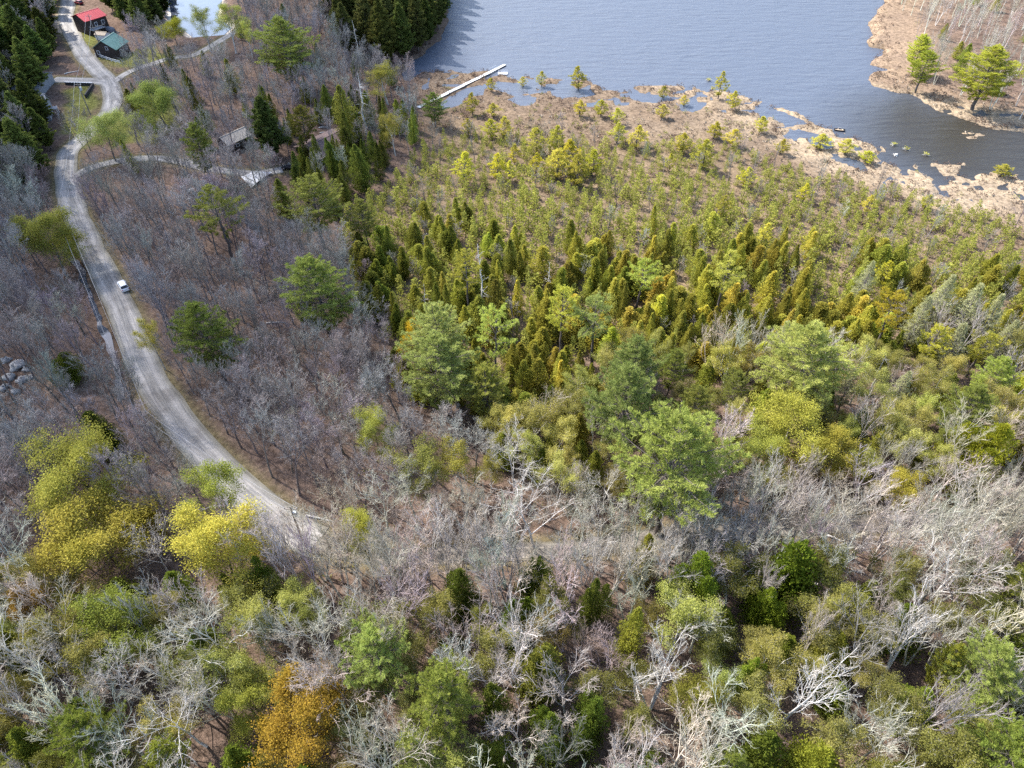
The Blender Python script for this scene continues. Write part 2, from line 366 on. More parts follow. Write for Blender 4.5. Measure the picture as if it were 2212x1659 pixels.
CNT = {}
USED = {}
def plant(kind, x, y, h, w, name, label, cat, group=None, tint=None, barktint=None, rot=None, z=None, var=None):
    """set one tree on the ground"""
    vs = PROTO[kind]; k = USED.get(kind, 0); USED[kind] = k + 1
    a, b, H0, W0 = vs[(k if var is None else var) % len(vs)]
    z = float(hq(x, y)) if z is None else z
    rot = float(R.uniform(0, 6.28)) if rot is None else rot
    sc = (w / W0, w / W0, h / H0)
    if b is None:
        o = link(name, a, loc=(x, y, z)); o.color = (*(tint or (1, 1, 1)), 1)
    else:
        o = link(name, None, loc=(x, y, z)); o.empty_display_size = .5
        t = link('trunk', a, o); t.color = (*(barktint or (1, 1, 1)), 1)
        c = link('crown', b, o); c.color = (*(tint or (1, 1, 1)), 1)
    o.rotation_euler = (float(R.normal()) * .028, float(R.normal()) * .028, rot); sq = float(R.uniform(.88, 1.14)); o.scale = (sc[0] * sq, sc[1] / sq, sc[2])
    tag(o, label, cat, group); CNT[name] = CNT.get(name, 0) + 1
    return o

# ---------------------------------------------------------------- ground plan (traced in photo pixels, laid on the ground)
LAKE = PP([(985, -190), (968, -60), (963, 0), (960, 60), (945, 95), (915, 118), (885, 138), (872, 160), (880, 170), (905, 155), (935, 148), (970, 150), (1010, 158), (1050, 150), (1085, 160), (1120, 160),
    (1150, 168), (1180, 164), (1230, 172), (1262, 166), (1290, 178), (1310, 192), (1345, 196), (1375, 186), (1440, 184), (1500, 188), (1530, 196), (1560, 190), (1590, 205), (1640, 216), (1690, 232), (1740, 250),
    (1770, 270), (1815, 280), (1850, 294), (1905, 312), (1912, 324), (1895, 338), (1935, 345), (1965, 352), (2010, 352), (2050, 352), (2085, 352), (2068, 378), (2090, 380), (2130, 372), (2175, 372), (2212, 378), (2300, 400),
    (2300, 300), (2212, 290), (2150, 280), (2090, 264), (2030, 242), (1990, 218), (1962, 206), (1930, 204), (1890, 190), (1868, 172), (1885, 158), (1910, 150), (1880, 140), (1900, 122), (1912, 108), (1878, 100), (1890, 78), (1880, 55), (1900, 25), (1915, 0), (1940, -60), (1960, -190)], 0.0)
ISLE = PP([(2075, 290), (2090, 283), (2120, 285), (2136, 295), (2115, 303), (2085, 301)], 0.0)
POOLS = [PP(p, 0.0) for p in (
    [(945, 225), (975, 205), (1000, 195), (1030, 185), (1055, 178), (1060, 190), (1030, 205), (1000, 215), (985, 232), (950, 240)],
    [(1050, 182), (1080, 176), (1110, 182), (1150, 180), (1170, 190), (1150, 200), (1120, 205), (1080, 200)],
    [(1095, 215), (1130, 208), (1160, 212), (1150, 228), (1120, 230)], [(1170, 178), (1215, 180), (1260, 192), (1290, 204), (1250, 212), (1200, 205), (1180, 195)],
    [(1100, 165), (1150, 170), (1180, 176), (1140, 178)], [(1350, 205), (1400, 202), (1470, 212), (1440, 222), (1380, 218)], [(1465, 230), (1480, 222), (1520, 225), (1500, 240), (1475, 238)],
    [(1640, 232), (1690, 240), (1720, 256), (1740, 268), (1700, 268), (1665, 252)], [(1720, 275), (1780, 292), (1800, 318), (1780, 325), (1740, 300), (1715, 290)],
    [(1880, 330), (1940, 350), (1990, 362), (2010, 380), (1960, 372), (1920, 352)], [(1350, 195), (1372, 190), (1390, 205), (1372, 212)])]
POND = PP([(352, -60), (395, -20), (480, 0), (470, 35), (500, 60), (480, 80), (420, 84), (400, 68), (372, 62), (368, 20)], .5)
WET = PP([(905, 175), (890, 240), (900, 330), (800, 430), (740, 500), (760, 600), (830, 760), (1000, 900), (1150, 890), (1280, 760), (1500, 800), (1700, 790), (1900, 740), (2330, 760), (2330, 260), (1500, 100), (1000, 100)], 0.5)
ROAD = smooth_line(PP([(150, -40), (150, 20), (146, 50), (160, 85), (185, 128), (212, 158), (240, 188), (247, 220), (238, 252), (212, 285), (178, 312), (152, 340), (148, 385), (152, 420), (166, 465), (184, 510), (205, 555), (232, 605), (256, 650), (276, 700), (297, 757), (318, 808), (348, 860),
    (385, 912), (425, 965), (470, 1015), (520, 1062), (575, 1110), (640, 1155), (710, 1186), (800, 1205), (900, 1208), (1000, 1200), (1120, 1196), (1240, 1190), (1360, 1172), (1480, 1160), (1620, 1150), (1800, 1140), (2000, 1130), (2330, 1115)], 1.5), 2.0)
LANE1 = smooth_line(PP([(244, 192), (285, 165), (330, 148), (375, 132), (420, 128), (470, 100), (520, 70)], 1.5), 2.0)
LANE2 = smooth_line(PP([(236, 190), (200, 184), (160, 183), (120, 182)], 1.5), 2.0)
LANE3 = smooth_line(PP([(160, 395), (200, 374), (245, 362), (300, 354), (350, 352), (395, 358), (450, 372), (500, 378), (550, 380), (610, 368)], 1.5), 2.0)
NR = int(np.argmin(np.hypot(*(ROAD - np.array(P(690, 1178, 2))).T)))
ROADS = [('gravel_road', ROAD[:NR + 1], 6.4), ('woodland_track', ROAD[NR:], 3.8), ('gravel_lane', LANE1, 3.4), ('driveway', LANE2, 5.2), ('gravel_lane', LANE3, 3.6)]
GRASS = [PP(p, 1.5) for p in ([(260, 240), (300, 200), (360, 190), (400, 230), (385, 290), (340, 320), (270, 320), (235, 300)], [(205, 130), (250, 155), (310, 160), (370, 130), (330, 108), (270, 130), (230, 122)],
    [(150, 205), (195, 195), (212, 225), (190, 260), (150, 245)], [(170, 70), (210, 80), (225, 110), (190, 110)], [(140, 255), (185, 262), (180, 300), (140, 300)])]
SAND = PP([(120, 45), (150, 30), (165, 50), (160, 80), (130, 75)], 1.5)
DITCH = smooth_line(PP([(153, 535), (150, 558), (165, 575), (178, 590), (186, 615), (196, 640), (205, 665), (214, 690), (226, 720), (240, 745), (252, 780), (262, 815), (266, 850), (270, 875)], .8), 1.0)
FLATROCK = PP([(522, 388), (548, 376), (590, 378), (560, 398), (545, 412)], 1.5)

GX0, GX1, GY0, GY1, GS = -330., 345., -30., 480., 1.45
gx = np.arange(GX0, GX1, GS); gy = np.arange(GY0, GY1, GS); XX, YY = np.meshgrid(gx, gy)
sl = np.maximum(sdist(XX, YY, LAKE), -1e3); si = sdist(XX, YY, ISLE); sl = np.where(si > 0, -si, np.minimum(sl, np.where(si > -12, -si, 1e9)))
sw = sdist(XX, YY, WET); sp = sdist(XX, YY, POND)
ed = fbm(XX / 5.5, YY / 5.5, 3, 3) - .5
land = 0.28 + .22 * (fbm(XX / 2.3, YY / 2.3, 11, 2) - .5) + 2.6 * sstep(0, 55, -sw) + (fbm(XX / 30, YY / 30, 5, 3) - .5) * 1.6 * sstep(5, 40, -sw)
HB = land + (-1.5 - land) * sstep(-2.2, 1.6, sl - .8 + ed * 4.5)
for p in POOLS:
    s = sdist(XX, YY, p); HB = HB - .55 * sstep(-1.2, 1.4, s + ed * 5.0)
near = sstep(-34, -2, sl) * sstep(-5, 5, sw); wob = vnoise(XX / 3.1, YY / 3.1, 21)
HB = HB - .5 * near * sstep(.6, .74, wob)
HB = np.where(sp > -6, HB * (1 - sstep(-6, 0, sp)) + .35 * sstep(-6, 0, sp), HB)
HG = HB.copy(); rd = np.full(XX.shape, 1e9)
for _, ln, w in ROADS:
    d = line_dist(XX, YY, ln) - w / 2; rd = np.minimum(rd, d); HG = HG - .30 * sstep(.2, -.9, d)
dd = line_dist(XX, YY, DITCH); HG = HG - .55 * sstep(4.5, 1.0, dd)
def grid_at(A, x, y):
    fx = np.clip((np.asarray(x) - GX0) / GS, 0, len(gx) - 1.001); fy = np.clip((np.asarray(y) - GY0) / GS, 0, len(gy) - 1.001)
    i = fx.astype(int); j = fy.astype(int); a = fx - i; b = fy - j
    return (A[j, i] * (1 - a) + A[j, i + 1] * a) * (1 - b) + (A[j + 1, i] * (1 - a) + A[j + 1, i + 1] * a) * b
def hq(x, y): return grid_at(HG, x, y)
def hroad(x, y): return grid_at(HB, x, y)

UU, VV_ = proj(XX, YY, .3)
# ground colours by what grows or lies there
col = np.empty(XX.shape + (3,)); col[:] = (.115, .084, .069)
def lay(c, wgt):
    global col
    col = col * (1 - wgt[..., None]) + np.array(c) * wgt[..., None]
lay((.15, .115, .08), sstep(-4, 12, sw))
tanw = sstep(1250, 1750, UU + (fbm(XX / 9, YY / 9, 33, 3) - .5) * 500)
lay((.115, .085, .064), sstep(-60, -20, sl) * sstep(-4, 8, sw))
lay((.25, .20, .145), (.25 + .75 * tanw) * sstep(-46, -14, sl + (fbm(XX / 16, YY / 16, 31, 3) - .5) * 40) * sstep(-4, 8, sw))
lay((.20, .15, .11), sstep(-40, -4, sl) * sstep(-4, 5, -sw) * (UU > 1500))
lay((.12, .125, .04), sstep(2.4, 0.2, rd) * .4)
for g in GRASS: lay((.115, .125, .035), sstep(-2, 1.5, sdist(XX, YY, g) + ed * 6) * .85)
lay((.40, .34, .28), sstep(-2, 2, sdist(XX, YY, SAND) + ed * 5)); lay((.55, .52, .47), sstep(-3, 0, sp + ed * 4))
lay((.07, .055, .035), sstep(.02, -.5, HG))
lay((.10, .07, .055), sstep(3.5, .5, dd))
V = np.stack([XX, YY, HG], -1).reshape(-1, 3); ny, nx = XX.shape
idx = np.arange(ny * nx).reshape(ny, nx)
Q = np.stack([idx[:-1, :-1], idx[:-1, 1:], idx[1:, 1:], idx[1:, :-1]], -1).reshape(-1, 4)
edge = np.r_[idx[0, :], idx[1:, -1], idx[-1, -2::-1], idx[-2:0:-1, 0]]           # the sheet's rim, drawn out to the horizon
ctr = np.array([(GX0 + GX1) / 2, (GY0 + GY1) / 2]); far = V[edge].copy(); far[:, :2] = ctr + (far[:, :2] - ctr) * 14
base = len(V); V = np.vstack([V, far]); m = len(edge); k = np.arange(m)
Q = np.vstack([Q, np.stack([edge, base + k, base + (k + 1) % m, edge[(k + 1) % m]], 1)])
gm, nt, out = new_mat('ground_litter')
at = N(nt, 'ShaderNodeAttribute', attribute_name='soil'); n1 = noise(nt, .9, 5); n2 = noise(nt, .13, 3); n3 = noise(nt, 6.0, 2)
v1 = ramp(nt, n1.outputs['Fac'], [(.3, (.55, .53, .5)), (.5, (1, 1, 1)), (.72, (1.45, 1.42, 1.4))])
v2 = ramp(nt, n2.outputs['Fac'], [(.35, (.85, .83, .82)), (.65, (1.15, 1.12, 1.05))]); v3 = ramp(nt, n3.outputs['Fac'], [(.35, (.7, .7, .7)), (.65, (1.3, 1.3, 1.3))])
c1 = mixc(nt, 1.0, at.outputs['Color'], v1, 'MULTIPLY'); c2 = mixc(nt, 1.0, c1, v2, 'MULTIPLY'); c3 = mixc(nt, 1.0, c2, v3, 'MULTIPLY')
bs = N(nt, 'ShaderNodeBsdfDiffuse'); bp = N(nt, 'ShaderNodeBump'); bp.inputs['Strength'].default_value = .8; bp.inputs['Distance'].default_value = .25
nt.links.new(n1.outputs['Fac'], bp.inputs['Height']); nt.links.new(bp.outputs[0], bs.inputs['Normal']); nt.links.new(c3, bs.inputs['Color']); nt.links.new(bs.outputs[0], out.inputs[0])
me = mesh_from('ground', V, Q, [gm], smooth=True)
ca = me.color_attributes.new('soil', 'FLOAT_COLOR', 'POINT')
cc = np.ones((len(V), 4), np.float32); cc[:base, :3] = col.reshape(-1, 3); cc[base:, :3] = col.reshape(-1, 3)[edge]
ca.data.foreach_set('color', cc.ravel()); tag(link('ground', me), kind='structure')

# water
wm, nt, out = new_mat('lake_water')
tc = N(nt, 'ShaderNodeTexCoord'); mp = N(nt, 'ShaderNodeMapping'); mp.inputs['Rotation'].default_value = (0, 0, math.radians(14)); mp.inputs['Scale'].default_value = (.30, 1.0, 1)
nt.links.new(tc.outputs['Object'], mp.inputs['Vector'])
wa = N(nt, 'ShaderNodeTexNoise'); wa.inputs['Scale'].default_value = .34; wa.inputs['Detail'].default_value = 4; wa.inputs['Roughness'].default_value = .55; wa.inputs['Distortion'].default_value = .4
nt.links.new(mp.outputs[0], wa.inputs['Vector'])
wb = noise(nt, .03, 2); wr = N(nt, 'ShaderNodeMapRange'); nt.links.new(wb.outputs['Fac'], wr.inputs[0]); wr.inputs[1].default_value = .3; wr.inputs[2].default_value = .7; wr.inputs[3].default_value = .45; wr.inputs[4].default_value = 1.0
bp = N(nt, 'ShaderNodeBump'); bp.inputs['Distance'].default_value = 1.0; nt.links.new(wr.outputs[0], bp.inputs['Strength']); nt.links.new(wa.outputs['Fac'], bp.inputs['Height'])
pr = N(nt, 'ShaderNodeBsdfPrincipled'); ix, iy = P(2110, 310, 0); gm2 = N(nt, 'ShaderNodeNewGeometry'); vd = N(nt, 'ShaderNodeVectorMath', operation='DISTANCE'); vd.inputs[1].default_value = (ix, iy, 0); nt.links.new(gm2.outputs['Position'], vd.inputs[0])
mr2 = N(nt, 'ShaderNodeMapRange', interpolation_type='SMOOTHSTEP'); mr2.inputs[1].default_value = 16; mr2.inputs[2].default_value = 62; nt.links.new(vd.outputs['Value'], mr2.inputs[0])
nt.links.new(mixc(nt, mr2.outputs[0], (.02, .016, .010), (.062, .074, .10)), pr.inputs['Base Color'])          # tea-brown shallows in the inlet, colour also darkened for bank-tree reflections; pr.inputs['Roughness'].default_value = .16; pr.inputs['IOR'].default_value = 1.45
pr.inputs['Specular IOR Level'].default_value = .5
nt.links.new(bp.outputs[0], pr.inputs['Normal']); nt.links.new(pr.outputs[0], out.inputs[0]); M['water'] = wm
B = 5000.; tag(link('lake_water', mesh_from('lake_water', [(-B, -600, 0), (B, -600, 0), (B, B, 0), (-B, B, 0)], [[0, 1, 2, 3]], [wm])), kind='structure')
sm = solid('still_water', (.05, .06, .08), (.035, .04, .055), .3, rough=.04, spec=.5); M['still'] = sm
def sheet(name, pts, z, mat):
    me = bpy.data.meshes.new(name); me.from_pydata([(x, y, z) for x, y in pts], [], [list(range(len(pts)))]); me.materials.append(mat)
    return tag(link(name, me), kind='structure')
pw = sheet('pond_water', POND, .55, sm)
def strip(name, line, wfun, zfun, mat, cross=5, crown=0.0):
    n = len(line); d = np.gradient(line, axis=0); d /= np.hypot(d[:, 0], d[:, 1])[:, None] + 1e-9; nr = np.stack([-d[:, 1], d[:, 0]], 1)
    V, T, UV = [], [], []
    s = np.r_[0, np.cumsum(np.hypot(*np.diff(line, axis=0).T))]
    for i in range(n):
        w0, w1 = wfun(s[i])
        for k in range(cross):
            f = k / (cross - 1) * 2 - 1; q = line[i] + nr[i] * (f * (w1 if f > 0 else w0)); V.append((q[0], q[1], float(zfun(q[0], q[1])) + crown * (1 - f * f))); UV.append((f, s[i]))
    for i in range(n - 1):
        for k in range(cross - 1): a = i * cross + k; T.append((a, a + 1, a + cross + 1, a + cross))
    me = mesh_from(name, V, T, [mat], smooth=True); at = me.attributes.new('lane', 'FLOAT_VECTOR', 'POINT')
    at.data.foreach_set('vector', np.array([(u, v, 0) for u, v in UV], np.float32).ravel()); return me
gv, nt, out = new_mat('gravel')
at = N(nt, 'ShaderNodeAttribute', attribute_name='lane'); sx = N(nt, 'ShaderNodeSeparateXYZ'); nt.links.new(at.outputs['Vector'], sx.inputs[0])
n1 = noise(nt, .35, 4); n2 = noise(nt, 7.0, 3); mp = N(nt, 'ShaderNodeMapping'); mp.inputs['Scale'].default_value = (9, .12, 1); nt.links.new(at.outputs['Vector'], mp.inputs[0])
n3 = N(nt, 'ShaderNodeTexNoise'); n3.inputs['Scale'].default_value = 1.0; n3.inputs['Detail'].default_value = 2; nt.links.new(mp.outputs[0], n3.inputs['Vector'])
c1 = ramp(nt, n1.outputs['Fac'], [(.3, (.235, .228, .222)), (.7, (.315, .302, .288))]); c3 = ramp(nt, n3.outputs['Fac'], [(.35, (.78, .78, .79)), (.65, (1.15, 1.14, 1.12))]); c2 = ramp(nt, n2.outputs['Fac'], [(.3, (.82, .82, .82)), (.7, (1.18, 1.17, 1.16))])
ab = N(nt, 'ShaderNodeMath', operation='ABSOLUTE'); nt.links.new(sx.outputs[0], ab.inputs[0]); verge = ramp(nt, ab.outputs[0], [(.0, (.86, .86, .85)), (.2, (.88, .88, .87)), (.36, (1.1, 1.09, 1.08)), (.5, (1.1, 1.09, 1.08)), (.66, (.9, .9, .88)), (1.0, (.62, .6, .5))])
n4 = noise(nt, .12, 3); damp = ramp(nt, n4.outputs['Fac'], [(.36, (.74, .73, .72)), (.5, (1, 1, 1))])
cx = mixc(nt, 1, mixc(nt, 1, mixc(nt, 1, c1, c3, 'MULTIPLY'), c2, 'MULTIPLY'), mixc(nt, 1, verge, damp, 'MULTIPLY'), 'MULTIPLY')
bs = N(nt, 'ShaderNodeBsdfDiffuse'); nt.links.new(cx, bs.inputs[0]); nt.links.new(bs.outputs[0], out.inputs[0])
tk = gv.copy(); tk.name = 'track_earth'; M['track'] = tk
for n_ in tk.node_tree.nodes:
    if n_.type == 'VALTORGB' and abs(n_.color_ramp.elements[0].color[0] - .235) < .01: n_.color_ramp.elements[0].color = (.13, .118, .105, 1); n_.color_ramp.elements[1].color = (.20, .185, .165, 1)      # gravel colour darkened for the shade of trees over it, plus leaf litter
for nm, ln, w in ROADS:
    tag(link(nm, strip(nm, ln, lambda s, w=w: (w / 2 * (.9 + .25 * float(vnoise(s / 7, 3.3, 5))), w / 2 * (.9 + .25 * float(vnoise(s / 6, 9.3, 6)))), lambda x, y: hroad(x, y) + (.03 if nm == 'gravel_road' else .026), tk if nm == 'woodland_track' else gv, 7, .06)), kind='structure')
tag(link('ditch_water', strip('ditch_water', DITCH, lambda s: (.3 + .9 * float(vnoise(s / 3.2, 1.3, 8)) ** 1.5, .3 + .9 * float(vnoise(s / 2.7, 5.3, 9)) ** 1.5), lambda x, y: hroad(x, y) - .42, sm, 5)), kind='structure')

# a cloud out of the picture, towards the sun: its soft shade lies over the left of the woods
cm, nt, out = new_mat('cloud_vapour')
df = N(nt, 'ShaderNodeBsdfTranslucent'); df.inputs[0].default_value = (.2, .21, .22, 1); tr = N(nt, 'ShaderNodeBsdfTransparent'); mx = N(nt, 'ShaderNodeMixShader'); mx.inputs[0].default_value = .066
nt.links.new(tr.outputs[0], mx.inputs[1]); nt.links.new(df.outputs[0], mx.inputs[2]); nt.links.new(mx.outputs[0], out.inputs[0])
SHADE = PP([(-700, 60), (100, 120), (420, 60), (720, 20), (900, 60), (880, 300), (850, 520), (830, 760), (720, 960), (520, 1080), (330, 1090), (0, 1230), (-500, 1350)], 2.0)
rng = np.random.default_rng(77); bmn, bmx = SHADE.min(0), SHADE.max(0); pv, pt = [], []
ph = np.linspace(0, 2 * math.pi, 13)[:-1]; th = np.linspace(0, math.pi, 7)
SV = np.array([(math.sin(t) * math.cos(p), math.sin(t) * math.sin(p), math.cos(t)) for t in th for p in ph]); SF = np.array([(i * 12 + j, i * 12 + (j + 1) % 12, (i + 1) * 12 + (j + 1) % 12, (i + 1) * 12 + j) for i in range(6) for j in range(12)])
k = 0
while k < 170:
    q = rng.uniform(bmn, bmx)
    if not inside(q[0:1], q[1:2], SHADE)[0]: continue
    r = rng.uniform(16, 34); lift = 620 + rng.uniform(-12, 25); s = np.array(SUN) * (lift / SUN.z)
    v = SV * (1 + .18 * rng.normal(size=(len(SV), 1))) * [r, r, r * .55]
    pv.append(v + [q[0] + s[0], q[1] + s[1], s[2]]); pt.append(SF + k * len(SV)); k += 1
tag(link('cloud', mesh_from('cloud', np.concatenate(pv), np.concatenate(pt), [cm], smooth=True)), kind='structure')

# ---------------------------------------------------------------- trees that can be told apart, each by its own look
KEEP = []          # (u, v, radius, y): photo discs that trees standing nearer must leave open
def stand(kind, u, v, h, wpx, name, label, cat, tint=None, group=None, var=None, keep=.36, barktint=None):
    g = 2.0
    for _ in range(3):
        x, y = P(u, v, g + h); g = float(hq(x, y))
    w = wpx * rng_at(u, v, g + h * .6) / FOC * (1.28 if kind == 'bud' else 1.12 if kind == 'thinbud' else 1.0)
    o = plant(kind, x, y, h, w, name, label, cat, group, tint, barktint, var=var)
    bu, bv = proj(x, y, g + h * .62)
    if keep: KEEP.append((bu, bv, wpx * (keep if kind in ('wpine', 'tam', 'snag') else keep * 1.35), y)); TAKEN.append((x, y, min(w * .32, 4.0)))
    return o
TAKEN = []
GREEN, BLUE, YEL, DARK, LIGHT = (1, 1, 1), (1.0, 1.05, 1.35), (1.75, 1.5, .9), (.62, .68, .7), (1.35, 1.3, 1.15)
for a in (
    (600, 33, 25, 128, 'tall dark green pine above the bare woods right of the pond', (1.2, 1.25, 1.05), 0),
    (415, 262, 19, 72, 'small conical green pine beside the curving woodland lane', (1.2, 1.28, 1.05), 1),
    (664, 374, 22, 125, 'light green pine right of the pale parking patch', LIGHT, 2),
    (779, 430, 15, 76, 'short light green pine touching the left edge of the cedars', LIGHT, 3),
    (674, 550, 25, 135, 'tall dense green pine alone amid bare trees right of the car', (1.35, 1.45, 1.25), 1),
    (417, 648, 22, 130, 'round dark green pine beside the road just below the car', (1.1, 1.22, .95), 0),
    (952, 650, 24, 125, 'pale blue-green pine at the top of the central clump', (1.5, 1.5, 1.7), 2),
    (935, 722, 22, 165, 'broad pale blue-green pine beside the golden-leaved tree', (1.45, 1.5, 1.6), 4),
    (1050, 792, 17, 110, 'short yellow-green pine at the foot of the central clump', (1.6, 1.5, 1.2), 3),
    (1385, 728, 23, 125, 'blue-green pine behind the two big pines right of centre', (1.5, 1.65, 1.75), 1),
    (1362, 790, 26, 165, 'big blue-green pine with bare lower limbs right of centre', (1.55, 1.7, 1.8), 4),
    (1482, 906, 30, 262, 'largest bright green pine standing above the road', (1.35, 1.42, 1.25), 2),
    (1782, 694, 26, 185, 'big pale green pine at the right edge of the cedar swamp', (1.65, 1.6, 1.6), 0),
    (795, 1366, 20, 160, 'green pine with swept open crown among leafless trees at the bottom', (1.3, 1.42, 1.35), 3),
    (945, 1448, 22, 165, 'tall bright green pine touching the bottom edge of the picture', (1.4, 1.45, 1.1), 1),
    (885, 1590, 17, 110, 'pale green pine below the swept pine at the bottom edge', (1.5, 1.5, 1.45), 2),
    (2185, 1395, 20, 150, 'pale green pine in the lower right corner', (1.5, 1.6, 1.5), 4),
    (2088, 1398, 15, 64, 'narrow yellow-green pine left of the lower right corner pine', (1.7, 1.6, .95), 0),
    (140, 1560, 17, 165, 'green pine in the lower left corner', (1.15, 1.25, .8), 3),
    (330, 1612, 14, 100, 'small yellow-green pine at the bottom edge near the left corner', (1.5, 1.5, .9), 1),
    (935, 198, 12, 52, 'bushy green pine beside the landward end of the boardwalk', (1.05, 1.25, 1.0), 0),
    (2003, 72, 15, 54, 'upper of two green pines on the far right shore', (2.1, 2.05, 1.1), 1),
    (2014, 108, 15, 66, 'lower of two green pines at the tip of the right shore', (1.9, 1.95, .95), 2),
    (2165, 96, 22, 118, 'broad yellow-green pine on the right bank above the inlet', (2.4, 2.25, 1.2), 4),
    (645, 228, 15, 68, 'olive green pine left of the tall cedar spire', (1.2, 1.05, .75), 3),
): stand('wpine', a[0], a[1], a[2], a[3], 'white_pine', a[4], 'pine tree', a[5], var=a[6], group='large white pines')
for a in (
    (450, 400, 24, 120, 'thin-crowned yellowish pine with a long bare trunk above the car', (.62, .68, .75), 0),
    (1068, 664, 23, 92, 'sparse pine with bare trunk right of the pale central clump', (.8, .95, 1.0), 1),
    (1218, 616, 20, 82, 'yellow-green open pine in the middle of the cedar swamp', (.95, 1.0, .8), 2),
    (1293, 638, 20, 104, 'grey-green open pine with dead lower branches in the cedar swamp', (.75, .9, 1.3), 0),
    (1006, 542, 20, 78, 'yellow pine with a leaning bare trunk in the left cedars', (1.0, .98, .8), 1),
    (1583, 540, 19, 76, 'pale open pine with a tall bare trunk in the right cedars', (.95, .98, 1.0), 2),
    (1392, 556, 15, 82, 'soft light green young pine in the middle of the cedars', (.8, .95, .9), 0),
    (1950, 632, 18, 88, 'leaning golden-yellow pine with flat tiers at the right', (1.25, 1.05, .6), 1),
    (2032, 700, 14, 72, 'yellow-green pine with dense tip among the pale tamaracks', (1.1, 1.1, .8), 2),
    (2146, 716, 13, 76, 'pale yellow pine at the right edge below the tamaracks', (1.1, 1.1, .9), 0),
): stand('spine', a[0], a[1], a[2], a[3], 'open_pine', a[4], 'pine tree', a[5], var=a[6], group='thin open pines')
for a in (
    ('bud', 125, 960, 20, 185, 'large yellow-green budding tree at the left edge, upper of two', (.82, .84, .55), 0),
    ('bud', 150, 1075, 18, 215, 'broad dull yellow budding tree at the left edge, lower of two', (.85, .78, .5), 1),
    ('bud', 432, 1140, 20, 188, 'bright yellow budding tree left of the road bend', (1.05, 1.0, .6), 2),
    ('thinbud', 412, 1000, 19, 130, 'lime green birch with white limbs overhanging the road', (.85, 1.0, .6), 0),
    ('bud', 225, 1305, 15, 158, 'round lime green budding tree in the lower left', (.72, .88, .55), 3),
    ('bud', 628, 1528, 17, 205, 'orange-gold budding tree at the bottom edge', (1.1, .78, .42), 1),
    ('bud', 72, 466, 17, 118, 'yellow-green budding tree above the ditch left of the road', (.7, .74, .5), 2),
    ('thinbud', 303, 682, 15, 56, 'slender yellow tree at the road edge below the car', (.9, .85, .6), 1),
    ('bud', 206, 240, 16, 80, 'pale green budding tree covering the road near the houses', (.85, 1.0, .95), 3),
    ('bud', 800, 884, 14, 82, 'small lime tree in the bare wood above the road', (.85, .95, .7), 0),
    ('bud', 886, 692, 13, 52, 'golden yellow tree left of the pale central pines', (1.35, 1.05, .3), 1),
    ('bud', 322, 168, 16, 100, 'misty pale green tree below the road fork', (.55, .68, .55), 2),
    ('bud', 366, 40, 10, 50, 'bright yellow-green tree left of the pond', (1.0, 1.05, .4), 3),
    ('thinbud', 425, 5, 18, 62, 'tall thin yellow-green tree before the pond, left one', (.8, .9, .6), 2),
    ('thinbud', 482, 8, 18, 70, 'tall thin yellow-green tree before the pond, right one', (.8, .9, .65), 0),
    ('thinbud', 525, 40, 14, 50, 'small pale green tree at the right end of the pond', (.8, .9, .65), 1),
    ('thinbud', 826, 132, 15, 75, 'pale yellow-green tree before the dark point of conifers', (.85, .85, .6), 2),
    ('thinbud', 842, 236, 15, 54, 'white-stemmed birch with pale yellow leaves among the shore cedars', (.9, .85, .6), 0),
    ('thinbud', 1482, 1305, 17, 150, 'pale green tree with white forked trunk below the road', (.8, .9, .75), 1),
    ('bud', 25, 1262, 13, 90, 'rusty orange budding tree at the left edge', (.75, .5, .32), 2),
    ('bud', 505, 1478, 12, 110, 'yellow-green tree left of the orange one at the bottom', (.75, .82, .5), 0),
    ('thinbud', 520, 1312, 15, 140, 'grey-green leafing tree below the bright yellow tree', (.7, .75, .65), 2),
    ('bud', 1740, 872, 17, 130, 'sunlit yellow-green tree below the big pale right pine', (.95, .98, .6), 3),
    ('bud', 1830, 925, 14, 110, 'yellow leafing tree right of the sunlit yellow-green tree', (.95, .9, .55), 1),
    ('bud', 1660, 930, 14, 110, 'light green leafing tree left of the sunlit yellow-green tree', (.8, .9, .6), 0),
    ('thinbud', 905, 945, 16, 130, 'greenish leafing birch with pale forked stems above the road', (.6, .65, .55), 0),
    ('thinbud', 990, 962, 16, 105, 'olive leafing birch right of the greenish one', (.7, .68, .45), 1),
    ('bud', 295, 1105, 9, 60, 'low yellow bush-like tree under the white-limbed birch', (1.0, .85, .35), 2),
    ('bud', 775, 1120, 14, 80, 'small yellow-green tree at the road bend', (.8, .85, .5), 3),
    ('bud', 1510, 1470, 13, 120, 'yellow-green undergrowth tree below the white forked trunk', (.75, .78, .5), 1),
    ('bud', 1950, 1010, 10, 90, 'small yellow tree in the bright right woods', (.9, .85, .5), 2),
): stand(a[0], a[1], a[2], a[3], a[4], 'budding_tree', a[5], 'tree', a[6], var=a[7], group='trees just coming into leaf', barktint=(.9, .9, .85))
